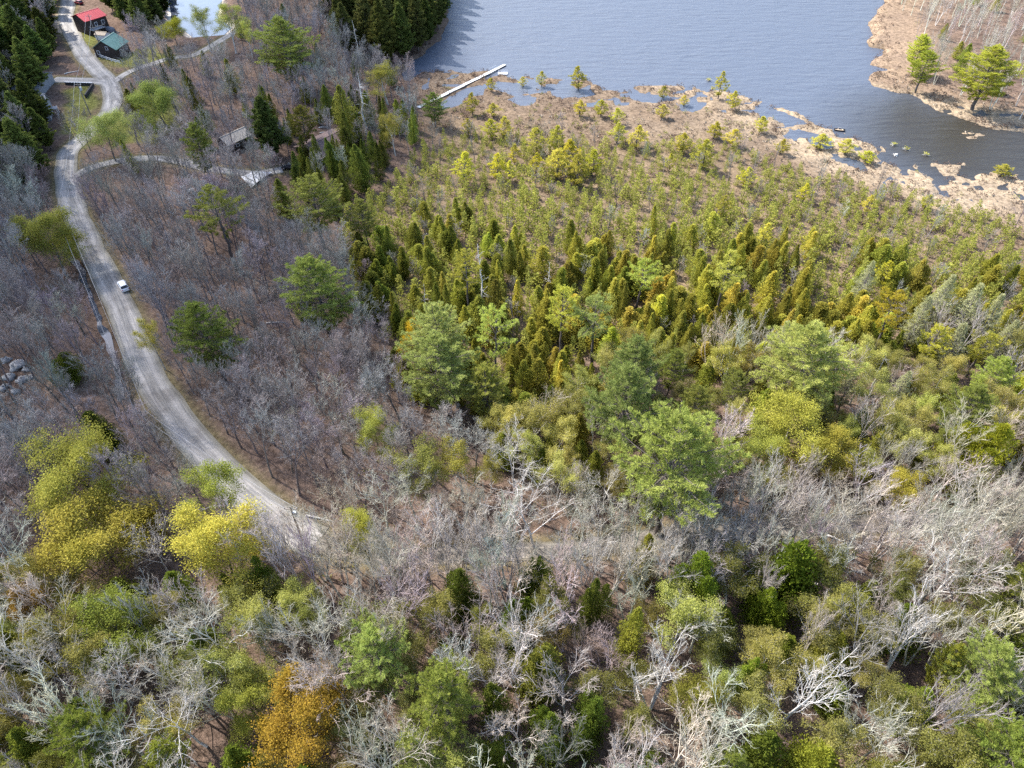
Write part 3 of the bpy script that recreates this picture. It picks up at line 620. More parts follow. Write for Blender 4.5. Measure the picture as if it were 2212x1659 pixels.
for a in (
    ('spread', 1112, 916, 19, 165, 'pale leafless tree with fine round crown above the road', (1, 1, 1), 0),
    ('spread', 1165, 1045, 20, 240, 'widest silver leafless tree over the middle of the road', (1.1, 1.1, 1.12), 1),
    ('birch', 925, 1080, 21, 105, 'straight white birch with rising limbs beside the road', (1.15, 1.15, 1.15), 0),
    ('spread', 232, 1398, 19, 185, 'white leafless tree with tangled crown in the lower left', (1.2, 1.2, 1.22), 2),
    ('spread', 352, 1500, 18, 230, 'spreading white leafless tree near the lower left corner', (1.2, 1.2, 1.22), 3),
    ('spread', 290, 1130, 16, 130, 'small white twiggy tree between the two yellow trees', (1.1, 1.08, 1.1), 0),
    ('birch', 700, 1170, 18, 140, 'buff leafless tree hiding the road bend', (1, .95, .82), 1),
    ('spread', 822, 1116, 16, 95, 'grey-white leafless tree on the near side of the bend', (1, 1, 1), 1),
    ('birch', 615, 1335, 17, 150, 'pale upright leafless tree left of the bottom pines', (1, .96, .9), 2),
    ('birch', 1062, 1396, 18, 125, 'lilac fan-shaped leafless tree between the bottom pines', (1, .95, .98), 3),
    ('birch', 1805, 1032, 20, 92, 'white birch with several curved stems in the bright right woods', (1.3, 1.3, 1.3), 4),
    ('birch', 1450, 1402, 20, 180, 'white dead-limbed birch in the bottom middle right', (1.3, 1.3, 1.3), 2),
    ('birch', 1690, 1060, 18, 120, 'pale slanting birch above the road at the right', (1.15, 1.12, 1.05), 0),
    ('birch', 2105, 1180, 21, 150, 'thick white leaning trunk at the right edge', (1.35, 1.35, 1.35), 3),
    ('birch', 1785, 1420, 21, 180, 'white twin-stemmed birch with feathery top at lower right', (1.25, 1.25, 1.28), 1),
    ('birch', 2025, 1330, 20, 200, 'white feathery birch right of the twin-stemmed one', (1.2, 1.2, 1.22), 4),
    ('spread', 40, 1395, 18, 150, 'pale leafless tree at the left edge near the bottom', (.95, .95, 1), 2),
    ('birch', 1270, 1340, 15, 80, 'thin leafless tree with reddish twigs between bottom cedars', (.85, .7, .68), 0),
    ('spread', 1320, 1000, 16, 140, 'bent leafless tree left of the largest pine', (.95, .95, .92), 3),
    ('birch', 1570, 1060, 14, 75, 'small white dead tree at the foot of the largest pine', (1.2, 1.2, 1.2), 1),
): stand(a[0], a[1], a[2], a[3], a[4], 'bare_tree', a[5], 'tree', a[6], var=a[7], barktint=a[6], group='pale leafless trees')
for a in (
    ('bigced', 735, 180, 19, 62, 'tall pointed olive cedar near the boardwalk trees', (.75, .75, .7), 0), ('bigced', 740, 240, 14, 45, 'narrow dark cedar just below the tall pointed one', (.6, .65, .6), 1),
    ('bigced', 768, 310, 15, 52, 'dark pointed cedar at the upper left of the swamp', (.5, .58, .5), 2), ('hem', 557, 204, 20, 72, 'black-green conifer beside the tan cabin roof', (.6, .7, .6), 0),
    ('roundced', 548, 1200, 13, 70, 'dark green cedar at the right foot of the yellow tree', (.45, .6, .4), 0), ('roundced', 1000, 1225, 14, 100, 'dark green cedar below the road near the white birch', (.45, .55, .45), 1),
    ('roundced', 1165, 1205, 11, 90, 'green cedar under the widest silver tree', (.5, .65, .5), 2), ('bigced', 1405, 1150, 14, 75, 'olive gold cedar hiding the road', (1.0, .95, .7), 1),
    ('roundced', 1520, 1195, 17, 125, 'big deep green cedar below the largest pine', (.6, .78, .4), 1), ('roundced', 1740, 1180, 17, 165, 'broad deep green cedar in the lower right woods', (.6, .78, .4), 2),
    ('roundced', 1665, 1270, 12, 100, 'lower green cedar left of the broad deep green one', (.65, .8, .4), 0), ('bigced', 1178, 1388, 16, 120, 'olive cedar right of the lilac fan-shaped tree', (.85, .85, .7), 2),
    ('roundced', 1292, 1510, 16, 120, 'dark green cedar at the bottom edge, right of centre', (.42, .55, .4), 0), ('roundced', 1072, 1605, 12, 120, 'dark green cedar at the bottom edge beside the bright pine', (.5, .6, .45), 1),
    ('bigced', 1372, 1318, 15, 72, 'olive green cedar column left of the pale green tree', (.95, .95, .7), 0), ('roundced', 1825, 1372, 10, 105, 'low rounded olive cedar in the lower right woods', (1.0, 1.0, .7), 1),
    ('roundced', 1780, 1622, 11, 140, 'olive cedar at the bottom edge, right part', (.95, 1.0, .6), 2), ('bigced', 1630, 1410, 13, 85, 'fresh green cedar right of the white forked trunk', (.8, 1.0, .6), 3),
    ('roundced', 2180, 915, 17, 150, 'big golden green cedar at the right edge', (1.0, 1.0, .45), 0), ('bigced', 1290, 1240, 14, 80, 'dark cedar at the near side of the road', (.5, .58, .45), 3),
    ('roundced', 190, 885, 12, 75, 'dark green cedar in the shaded wood left of the road', (.4, .5, .4), 2), ('bigced', 2097, 92, 11, 34, 'dark small cedar among white trunks on the right shore', (.8, .95, .7), 0),
    ('roundced', 480, 1240, 10, 60, 'half-hidden dark cedar under the bright yellow tree', (.5, .6, .4), 1), ('bigced', 600, 385, 12, 55, 'olive cedar right of the pale parking patch', (.6, .65, .6), 2),
    ('bigced', 1070, 1480, 13, 80, 'green cedar behind the lilac fan-shaped tree', (.55, .65, .5), 0), ('roundced', 130, 760, 8, 70, 'low green cedar under bare trees at the left edge', (.45, .55, .4), 1),
): stand(a[0], a[1], a[2], a[3], a[4], 'cedar_tree', a[5], 'cedar', a[6], var=a[7], group='single dark cedars')
for i, (u, v, h, w) in enumerate(((2060, 590, 17, 60), (2010, 640, 16, 55), (1890, 560, 14, 42), (2125, 610, 17, 62), (2170, 640, 16, 60), (1960, 800, 14, 52), (1700, 690, 14, 48), (1730, 730, 13, 46), (2095, 700, 15, 60), (2200, 690, 15, 60), (1850, 800, 12, 45))):
    stand('tam', u, v, h, w, 'tamarack_tree', 'wispy pale green tamarack leaning over the right end of the cedar swamp', 'tamarack', (1, 1, 1), group='wispy tamaracks at the right', keep=.25)
for i, (u, v, h, w, lab) in enumerate(((1040, 528, 20, 44, 'tall grey dead tree beside the yellow leaning pine'), (770, 158, 20, 60, 'dark dead tree with bare twigs before the marsh'), (1045, 40, 1, 1, None), (1190, 560, 11, 30, 'thin grey dead tree among the left cedars'), (1920, 760, 12, 40, 'broken grey dead tree below the golden leaning pine'),
        (765, 42, 17, 26, 'bare grey dead spire before the dark point'), (910, 610, 12, 30, 'thin dead tree at the left rim of the cedars'), (1875, 790, 11, 36, 'crooked dead tree with white limbs near the tamaracks'))):
    if lab: stand('snag', u, v, h, w, 'dead_tree', lab, 'dead tree', (.8, .8, .8), group='dead standing trees', keep=.2)
# bright small pines on the bog
bog = [(1252, 140, 9, 40, 'tallest yellow-green bog pine standing against the lake'), (1170, 152, 6, 24, 'small tufted bog pine at the water line left of the tallest'), (1562, 152, 10, 34, 'pale thin bog pine leaning out over the water'), (1590, 195, 7, 34, 'bright bog pine on the shore below the pale leaning one'),
    (1018, 198, 8, 34, 'round yellow bog pine beside the boardwalk pools'), (1435, 185, 5, 26, 'tiny yellow bog pine on the middle shore')]
for u, v, h, w, lab in bog: stand('ypine', u, v, h, w, 'bog_pine', lab, 'pine tree', (1.05, 1, .7), keep=0, group='bright bog pines')
for u, v, h, w in ((1060, 168, 5, 26), (1065, 222, 5, 34), (1255, 215, 6, 32), (1300, 215, 6, 34), (1335, 232, 6, 34), (1380, 270, 8, 50), (1338, 265, 7, 42), (1160, 275, 9, 50), (1205, 270, 9, 44), (1230, 300, 11, 70), (1205, 320, 10, 60), (1060, 255, 7, 40), (1090, 250, 8, 42),
        (1110, 310, 7, 32), (1250, 330, 11, 60), (1285, 320, 9, 46), (1530, 300, 10, 50), (1480, 285, 7, 44), (1550, 262, 6, 40), (1590, 278, 6, 40), (1650, 250, 6, 36), (1780, 288, 5, 50), (1620, 360, 7, 40), (1880, 325, 4, 40), (1835, 300, 5, 46), (1100, 345, 8, 36), (1075, 330, 9, 46), (1000, 325, 11, 52),
        (1745, 395, 6, 36), (1885, 420, 6, 36), (2175, 355, 4, 44), (2010, 420, 5, 36), (1435, 225, 5, 34), (1695, 300, 5, 34), (1160, 330, 8, 36), (1925, 560, 8, 46), (1660, 480, 9, 44), (1450, 330, 6, 30), (1010, 255, 6, 30), (1130, 165, 4, 22), (1480, 205, 4, 24), (1755, 490, 8, 40), (1570, 420, 8, 36)):
    stand('ypine', u, v, h, w, 'bog_pine', 'small bright yellow-green pine dotted over the brown bog', 'pine tree', (1.15, float(R.uniform(1.02, 1.2)), float(R.uniform(.5, 1.0))), keep=0, group='bright bog pines')

# photo places that stay open: road, car, roofs, boardwalk, ditch
for q in ROAD[::3]:
    u, v = proj(q[0], q[1], 1.5)
    if 150 < v < 1105: KEEP.append((u, v, 17 if v > 300 else 10, 1e9))
for u, v, r in ((265, 620, 34), (200, 42, 24), (242, 103, 26), (222, 88, 12), (262, 140, 14), (508, 305, 11), (548, 388, 10), (695, 300, 12), (70, 160, 14), (95, 235, 12), (190, 180, 30), (180, 215, 25), (1000, 180, 20), (1050, 165, 20), (960, 210, 14), (170, 570, 12), (190, 620, 12), (212, 680, 12), (245, 760, 10),
        (415, 50, 26), (455, 30, 26), (620, 362, 14), (300, 356, 14), (350, 352, 14), (250, 366, 14), (30, 790, 18), (30, 830, 20), (150, 55, 22), (1620, 1060, 30), (1740, 1500, 0), (1000, 1330, 0)): KEEP.append((u, v, r, 1e9))
KA = np.array(KEEP)
def open_view(x, y, z, h, w):
    for f, ww in ((.15, .0), (.5, .18), (.75, .25), (.97, .0)):
        u, v = proj(x, y, z + h * f); s = FOC / (y * C45 + (CAM_H - z) * S45)
        if np.any((np.hypot(KA[:, 0] - u, KA[:, 1] - v) < KA[:, 2] + ww * w * s * .6) & (y < KA[:, 3] - .5)): return False
    return True
HOUSES = []     # (x, y, r) footprints that trees keep off; filled here so that scatter can use it
for u, v, r in ((200, 50, 12), (242, 112, 10), (222, 88, 4), (60, 170, 9), (25, 172, 5), (85, 240, 10), (512, 308, 8), (695, 305, 10)): x, y = P(u, v, 2); HOUSES.append((x, y, r))
grid = {}
def near_taken(x, y, d):
    i, j = int(x // 6), int(y // 6)
    for a in range(i - 1, i + 2):
        for b in range(j - 1, j + 2):
            for (p, q, r) in grid.get((a, b), ()):
                if math.hypot(p - x, q - y) < max(d, r): return True
    return False
def take(x, y, r): grid.setdefault((int(x // 6), int(y // 6)), []).append((x, y, r))
for t in TAKEN: take(*t)
def scatter(polyD, spacing, tries, seed, road_gap=2.2, view=True, hw=(16, 8), wet_ok=False, lim=10**9):
    rng = np.random.default_rng(seed); poly = PP(polyD, 1.5); lo = poly.min(0); hi = poly.max(0); out = []
    pts = rng.uniform(lo, hi, (tries, 2)); pts = pts[inside(pts[:, 0], pts[:, 1], poly)]
    okr = grid_at(rd, pts[:, 0], pts[:, 1]) > road_gap; lz = grid_at(HG, pts[:, 0], pts[:, 1]); sll = grid_at(sl, pts[:, 0], pts[:, 1]); spp = grid_at(sp, pts[:, 0], pts[:, 1])
    ddt = grid_at(dd, pts[:, 0], pts[:, 1])
    ok = okr & (lz > (.05 if wet_ok else .2)) & (sll < (0 if wet_ok else -3)) & (spp < -1) & (ddt > 2.2)
    for (x, y), z in zip(pts[ok], lz[ok]):
        if len(out) >= lim: break
        if near_taken(x, y, spacing): continue
        if any(math.hypot(x - a, y - b) < r for a, b, r in HOUSES): continue
        h = float(rng.uniform(.78, 1.15)) * hw[0]; w = float(rng.uniform(.8, 1.2)) * hw[1] * (h / hw[0])
        if view and not open_view(x, y, z, h, w): continue
        take(x, y, spacing * .5); out.append((float(x), float(y), float(z), h, w))
    return out
def vary(base, amt, hue=.08):
    s = 1 + float(R.normal()) * amt
    return tuple(max(.1, c * s * (1 + float(R.normal()) * hue)) for c in base)
REST = []          # woods past the three hundred largest of a kind, told apart by nobody: merged later
def fill(spots, kind, name, label, cat, group, tint, bark=None, cap=300, amt=.15, hue=.05):
    spots = sorted(spots, key=lambda s: s[1])
    for s in spots:
        if CNT.get(name, 0) >= cap: REST.append((kind, s, vary(tint, amt, hue))); continue
        t = vary(tint, amt, hue); plant(kind, s[0], s[1], s[3], s[4], name, label, cat, group, t, bark or t)

Z_LEFT = [(-120, 425), (120, 425), (150, 520), (215, 650), (265, 800), (330, 930), (420, 1040), (560, 1150), (640, 1215), (560, 1270), (-140, 1270)]
Z_MID = [(185, 410), (380, 395), (600, 440), (620, 520), (735, 540), (760, 640), (810, 760), (880, 880), (1000, 950), (1060, 1170), (800, 1190), (690, 1165), (590, 1110), (480, 1000), (400, 900), (330, 780), (290, 650), (230, 540)]
Z_TOP = [(255, 240), (330, 120), (420, 100), (520, 70), (600, 60), (740, 130), (880, 190), (905, 260), (890, 360), (760, 470), (600, 440), (380, 395), (200, 400), (190, 330)]
Z_DARK = [(-160, -60), (120, -60), (128, 110), (110, 150), (125, 260), (118, 430), (-130, 430)]
Z_BACK = [(175, -70), (360, -70), (365, 10), (350, 80), (300, 85), (240, 60), (235, 10)]
Z_BACK2 = [(490, -70), (730, -70), (740, 120), (610, 60), (510, 60)]
Z_POINT = [(715, -90), (975, -90), (962, 20), (955, 80), (925, 112), (880, 132), (800, 135), (725, 120)]
Z_LOW = [(-160, 1270), (560, 1275), (640, 1235), (800, 1250), (1000, 1250), (1450, 1215), (1700, 1195), (2330, 1165), (2400, 1850), (-240, 1850)]
Z_RIGHT = [(1060, 1160), (1050, 960), (1150, 900), (1290, 780), (1460, 800), (1700, 800), (1850, 790), (2330, 770), (2330, 1165), (1700, 1140), (1450, 1150), (1240, 1170)]
Z_SHORE = [(1925, -25), (2300, -25), (2290, 262), (2200, 250), (2100, 238), (2020, 200), (1990, 150), (1960, 60)]
Z_CEDAR = [(735, 500), (800, 425), (880, 350), (960, 290), (1050, 280), (1180, 290), (1330, 310), (1480, 305), (1600, 320), (1750, 365), (1900, 400), (2100, 455), (2330, 520), (2330, 790), (1900, 760), (1700, 795), (1500, 800), (1330, 770), (1240, 830), (1200, 930), (1080, 930), (960, 880), (880, 840), (820, 740), (760, 620)]

# dead and leafless stems standing in the swamp
fill(scatter(Z_CEDAR, 6.5, 1500, 42, hw=(9, 4.5), wet_ok=True, lim=110, view=False), 'saplg', 'swamp_sapling', 'thin pale leafless stem standing among the swamp cedars', 'tree', 'leafless stems in the swamp', (1.0, .97, .9), cap=200)
# cedars of the swamp: taller at the near left, shrubby towards the bog
ced = scatter(Z_CEDAR, 2.9, 32000, 41, hw=(8.0, 4.7), wet_ok=True)
def cedsize(s):
    u, v = proj(s[0], s[1], s[2]); g = np.clip((v - 290 - max(0, u - 1300) * .17) / 300, 0, 1); k = (.42 + .68 * g) * (.62 + .62 * float(R.random()))
    return (s[0], s[1], s[2], s[3] * k, s[4] * (.62 + .42 * g) * (.72 + .5 * float(R.random())))
ced = [cedsize(s) for s in ced]
vis = sorted(ced, key=lambda s: -s[3] * s[4] / (s[1] ** 2 + 110 ** 2))
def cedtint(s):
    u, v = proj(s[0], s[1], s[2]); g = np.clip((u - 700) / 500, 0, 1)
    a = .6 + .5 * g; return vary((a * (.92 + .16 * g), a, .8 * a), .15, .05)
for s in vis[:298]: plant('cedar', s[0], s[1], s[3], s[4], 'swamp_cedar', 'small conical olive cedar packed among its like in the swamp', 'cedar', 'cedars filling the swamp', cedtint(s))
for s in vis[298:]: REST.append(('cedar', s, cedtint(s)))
# dark conifers
fill(scatter(Z_POINT, 5.6, 2500, 43, hw=(21, 9), wet_ok=True), 'hem', 'dark_conifer', 'tall dark evergreen crowded on the point in the lake', 'conifer', 'dark evergreens on the point', (.8, .85, .75))
fill(scatter(Z_DARK, 6.0, 2000, 44, hw=(17, 8.5)), 'hem', 'shore_conifer', 'dark evergreen at the upper left edge around the grey houses', 'conifer', 'dark evergreens at the upper left', (.8, .92, .75), amt=.25)
fill(scatter(Z_DARK, 4.6, 3000, 55, hw=(16, 8), lim=90), 'grey', 'leafless_sapling', 'thin leafless tree among the upper left evergreens', 'tree', 'thin trees among the upper left evergreens', (1.15, 1.1, 1.1))
fill(scatter(Z_BACK, 6.0, 900, 45, hw=(16, 8)), 'hem', 'house_conifer', 'dark evergreen behind the red and green roofed houses', 'conifer', 'evergreens behind the houses', (.75, .85, .7), amt=.25)
fill(scatter(Z_TOP, 11, 400, 46, hw=(11, 4.6), lim=26), 'bigced', 'wood_cedar', 'olive cedar scattered through the grey wood below the pond', 'cedar', 'cedars in the upper grey wood', (.55, .6, .5), amt=.2)
fill(scatter([(560, 330), (720, 250), (900, 260), (900, 370), (760, 480), (640, 430)], 4.6, 1200, 47, hw=(11, 4.4), lim=70), 'bigced', 'margin_cedar', 'dark pointed cedar at the shaded upper left rim of the swamp', 'cedar', 'dark cedars at the swamp rim', (.5, .56, .5), amt=.15)
# trees crowding the near side of the narrow track
TRK = ROAD[NR:]
def along(seed, n, off, spacing, hw):
    rng = np.random.default_rng(seed); out = []
    for _ in range(n):
        i = int(rng.integers(1, len(TRK) - 1)); d = unit(TRK[i + 1] - TRK[i]); q = TRK[i] + np.array([-d[1], d[0]]) * -rng.uniform(*off); x, y = q
        if near_taken(x, y, spacing) or proj(x, y, 2)[0] > 2320: continue
        h = hw[0] * rng.uniform(.8, 1.15); take(x, y, spacing * .5); out.append((float(x), float(y), gz_(x, y), h, hw[1] * rng.uniform(.8, 1.2)))
    return out
gz_ = lambda x, y: float(hq(x, y))
fill(along(91, 900, (2.4, 11.0), 2.7, (17.5, 9)), 'birch', 'track_birch', 'pale leafless tree leaning over the near side of the narrow track', 'birch', 'pale trees hiding the track', (1, .98, .93))
fill(along(92, 160, (-7, -2.4), 3.2, (14, 8)), 'birch', 'verge_birch', 'pale leafless tree on the far verge of the narrow track', 'birch', 'pale trees beyond the track', (1, .97, .92))
fill(scatter(Z_LOW, 11, 900, 93, hw=(17, 9), lim=14), 'wpine', 'wood_pine', 'light green pine standing in the leafless wood below the road', 'pine tree', 'light pines below the road', (1.45, 1.45, 1.1))
fill(scatter(Z_RIGHT, 13, 600, 94, hw=(17, 9), lim=9), 'wpine', 'slope_pine', 'light green pine standing in the bright woods above the track', 'pine tree', 'light pines above the track', (1.6, 1.55, 1.3))
# leafless woods; the grey trees are one kind, species unknown, named by stand
fill(scatter(Z_LEFT, 3.5, 13000, 51, hw=(19, 9)), 'grey', 'leafless_tree', 'grey leafless tree in the shaded wood on the left of the road', 'tree', 'grey woods left of the road', (.98, .97, .95), cap=300)
fill(scatter(Z_MID, 3.5, 13000, 52, hw=(18.5, 8.5)), 'grey', 'leafless_tree_mid', 'mauve-grey leafless tree in the shaded wood between road and cedars', 'tree', 'mauve woods between road and cedars', (.98, .95, .93), cap=300)
fill(scatter(Z_TOP, 4.0, 12000, 53, hw=(16, 8)), 'grey', 'leafless_tree_top', 'grey leafless tree in the upper wood between houses and lake', 'tree', 'grey woods between houses and lake', (1.0, .98, .97), cap=300)
fill(scatter(Z_BACK2, 5.5, 900, 54, hw=(15, 7.5)), 'grey', 'leafless_tree_back', 'brownish leafless tree at the top edge left of the dark point', 'tree', 'leafless trees left of the dark point', (.95, .85, .8))
fill(scatter(Z_LOW, 6, 2500, 56, hw=(11, 6.5), lim=56), 'bigced', 'understory_cedar', 'green cedar partly hidden under the leafless trees at the bottom', 'cedar', 'half-hidden cedars at the bottom', (.5, .6, .42), amt=.25)
fill(scatter(Z_RIGHT, 5.5, 2500, 57, hw=(10, 5.5), lim=45), 'bigced', 'slope_cedar', 'olive cedar mixed into the bright woods above the right part of the road', 'cedar', 'cedars in the bright right woods', (.95, .98, .75), amt=.22)
fill(scatter(Z_RIGHT, 3.9, 9000, 58, hw=(13.5, 8.5), lim=110), 'thinbud', 'leafing_tree', 'yellow-green leafing tree in the bright right woods above the road', 'tree', 'leafing trees in the bright right woods', (.72, .72, .66), (1.1, 1.1, 1.05), amt=.18)
fill(scatter(Z_LOW, 4.2, 9000, 59, hw=(13.5, 9), lim=120), 'thinbud', 'greening_tree', 'thinly greening tree among the pale trunks below the road', 'tree', 'greening trees below the road', (.58, .6, .55), (1, 1, .95), amt=.22)
fill(scatter(Z_RIGHT, 3.4, 14000, 60, hw=(17.5, 9)), 'birch', 'pale_birch', 'pale leafless birch in the bright woods above the right part of the road', 'birch', 'pale birches above the right road', (1.0, .97, .9), cap=300)
fill(scatter(Z_LOW, 3.2, 20000, 61, hw=(20, 10.5)), 'birch', 'silver_birch', 'silvery leafless tree in the mixed wood below the road', 'birch', 'silvery trees below the road', (1.0, .98, .94), cap=300)
fill(scatter(Z_SHORE, 7, 900, 63, hw=(7, 4.2), lim=16), 'bigced', 'shore_cedar', 'small olive cedar under the trunks on the far right shore', 'cedar', 'cedars on the right shore', (.8, .85, .6))
fill(scatter(Z_SHORE, 5.8, 5000, 62, hw=(15, 6.5), lim=120), 'birch', 'shore_birch', 'pale leafless trunk on the far right shore', 'birch', 'leafless trunks on the right shore', (1.15, 1.1, 1.02))

# the rest of the woods, too many to tell apart: thinned copies merged into one mass per kind
def merged(kinds, name, label, cat, mats, keep):
    Vs, Ts, Cs, o = [], [], [], 0; rng = np.random.default_rng(5)
    for kind, s, tint in [r for r in REST if r[0] in kinds]:
        kk = 'cedlow' if kind == 'cedar' else kind; a, b, H0, W0 = PROTO[kk][int(rng.integers(len(PROTO[kk])))]
        me = a if b is None else b; key = me.name
        if key not in CACHE:
            v = np.empty(len(me.vertices) * 3, np.float32); me.vertices.foreach_get('co', v); t = np.empty(len(me.polygons) * 3, np.int32); me.polygons.foreach_get('vertices', t); CACHE[key] = (v.reshape(-1, 3), t.reshape(-1, 3))
        v, t = CACHE[key]; step = 2 if kind == 'cedar' else 6
        t = t.reshape(-1, step, 3); t = t[rng.random(len(t)) < keep].reshape(-1, 3); u, inv = np.unique(t, return_inverse=True); v = v[u]
        ang = rng.uniform(0, 6.28); ca, sa = math.cos(ang), math.sin(ang); k = s[4] / W0 * (1.0)
        if kind == 'cedar': pass
        q = np.stack([(v[:, 0] * ca - v[:, 1] * sa) * k + s[0], (v[:, 0] * sa + v[:, 1] * ca) * k + s[1], v[:, 2] * s[3] / H0 + s[2]], 1)
        Vs.append(q); Ts.append(inv.reshape(-1, 3) + o); o += len(q)
    if Vs: tag(link(name, mesh_from(name, np.concatenate(Vs), np.concatenate(Ts), mats)), label, cat, kind='stuff')
CACHE = {}
print('counts', CNT, 'rest', {k: sum(1 for r in REST if r[0] == k) for k in set(r[0] for r in REST)})
merged(('cedar',), 'cedar_thicket', 'low far cedars merging into one olive thicket towards the bog', 'cedar thicket', [M['cedar']], 1.0)
merged(('grey', 'saplg'), 'leafless_woods', 'farther grey leafless woods reading as one haze of twigs', 'woods', [M['twig']], .28)
merged(('birch',), 'pale_woods', 'farther pale leafless woods reading as one haze of twigs', 'woods', [M['palebark']], .25)

# ---------------------------------------------------------------- ground cover nobody could count
def cover(n, seed, wfun, box=None):
    rng = np.random.default_rng(seed); x = rng.uniform(-250, 270, n); y = rng.uniform(28, 395, n)
    u, v = proj(x, y, 1.0); ok = (u > -120) & (u < 2330) & (v > -60) & (v < 1760); x, y = x[ok], y[ok]
    w = wfun(x, y); ok = (rng.random(len(x)) < w); x, y = x[ok], y[ok]
    return rng, np.stack([x, y, grid_at(HG, x, y)], 1)
gsl = lambda x, y: grid_at(sl, x, y); gsw = lambda x, y: grid_at(sw, x, y); gh = lambda x, y: grid_at(HG, x, y)
def stuff(name, vt, mat, label, cat): tag(link(name, mesh_from(name, vt[0], vt[1], [M[mat]])), label, cat, kind='stuff')
UP = np.array([0, 0, 1.0])
def bog_w(x, y):
    L = gsl(x, y); z = gh(x, y); a = sstep(-75, -30, L + (fbm(x / 16, y / 16, 31, 3) - .5) * 40); return np.where((z > np.where(vnoise(x * 1.7, y * 1.7, 4) > .9, -.12, .05)) & (L < 2.5) & (gsw(x, y) > -14), a * .9 + .1 * (L > -90), 0)
rng, q = cover(60000, 301, lambda x, y: bog_w(x, y) * (.2 + .8 * (fbm(x / 5, y / 5, 61, 2) > .5)) * (.4 + .6 * sstep(1250, 1750, proj(x, y, .3)[0])))
stuff('marsh_sedge', tufts(q, np.repeat(UP[None], len(q), 0), rng, rng.uniform(.4, .95, len(q)), 6, .85, .16), 'marsh', 'tan sedge tussocks over the bog and along the shore', 'sedge')
def mounds(rng, q, k, r, h, size, flat=.0):
    n = len(q); s = rng.uniform(.6, 1.4, n); a = rng.uniform(0, 6.28, (n, k)); rr = np.sqrt(rng.random((n, k))) * r; zz = (1 - (rr / r) ** 2) * h * rng.uniform(.4, 1.05, (n, k))
    p = np.stack([q[:, 0:1] + np.cos(a) * rr * s[:, None], q[:, 1:2] + np.sin(a) * rr * s[:, None], q[:, 2:3] + zz * s[:, None]], -1).reshape(-1, 3)
    return leaves(p, size, rng)
rng, q = cover(30000, 302, lambda x, y: np.where(gsw(x, y) > -12, bog_w(x, y), 0) * sstep(.40, .56, fbm(x / 9, y / 9, 71, 3) + .16 * sstep(1500, 1100, proj(x, y, .3)[0])) * .85 + .7 * sstep(-9, -2, gsl(x, y)) * (gsl(x, y) < 1) * (gh(x, y) > -.1))
stuff('bog_heath', mounds(rng, q, 22, 1.15, 1.35, .2), 'heath', 'low brown heath bushes in patches over the bog', 'heath')
rng, q = cover(15000, 303, lambda x, y: np.where((gsw(x, y) > 0) & (gh(x, y) > .05), .06 + .9 * sstep(-110, -55, gsl(x, y)) * sstep(-12, -30, gsl(x, y)) * sstep(.38, .5, fbm(x / 11, y / 11, 81, 3)), 0))
stuff('bog_shrubs', mounds(rng, q, 26, .9, 1.3, .17), 'undergreen', 'low olive evergreen shrubs between bog and cedars', 'shrubs')
def wood_w(x, y): return np.where((gsw(x, y) < 2) & (grid_at(rd, x, y) > .8) & (gsl(x, y) < -3) & (grid_at(sp, x, y) < -1) & (grid_at(dd, x, y) > 1.5), 1.0, 0.0)
rng, q = cover(24000, 304, lambda x, y: wood_w(x, y) * (.3 + .6 * (fbm(x / 8, y / 8, 91, 2) > .48)) * sstep(330, 150, y))
k = 7; b = np.repeat(q, k, 0); d = unit(np.repeat(UP[None], len(b), 0) + rng.normal(size=b.shape) * .55) * rng.uniform(.8, 2.6, (len(b), 1)); b = b + rng.normal(size=b.shape) * [.25, .25, 0] - [0, 0, .1]
stuff('understory_brush', spikes(b, b + d, np.full(len(b), .028)), 'under', 'leafless brown brush under the trees', 'brush')
def green_w(x, y):
    u, v = proj(x, y, 1.0); sunny = sstep(900, 1150, v + np.maximum(0, u - 900) * .35); return wood_w(x, y) * (.10 + .5 * sunny) * sstep(.45, .62, fbm(x / 10, y / 10, 95, 3))
rng, q = cover(10000, 305, green_w)
stuff('understory_leaves', mounds(rng, q, 26, 1.6, 3.0, .15), 'undergreen', 'olive leafing undergrowth beneath the pale trees', 'undergrowth')
rng, q = cover(14000, 306, lambda x, y: np.clip(sum((sdist(x, y, g) > 0) * 1.0 for g in GRASS), 0, 1) * .9 * (grid_at(rd, x, y) > .3))
stuff('lawn_grass', tufts(q, np.repeat(UP[None], len(q), 0), rng, .3, 3, .6, .2), 'undergreen', 'rough green grass around the houses and road fork', 'grass')

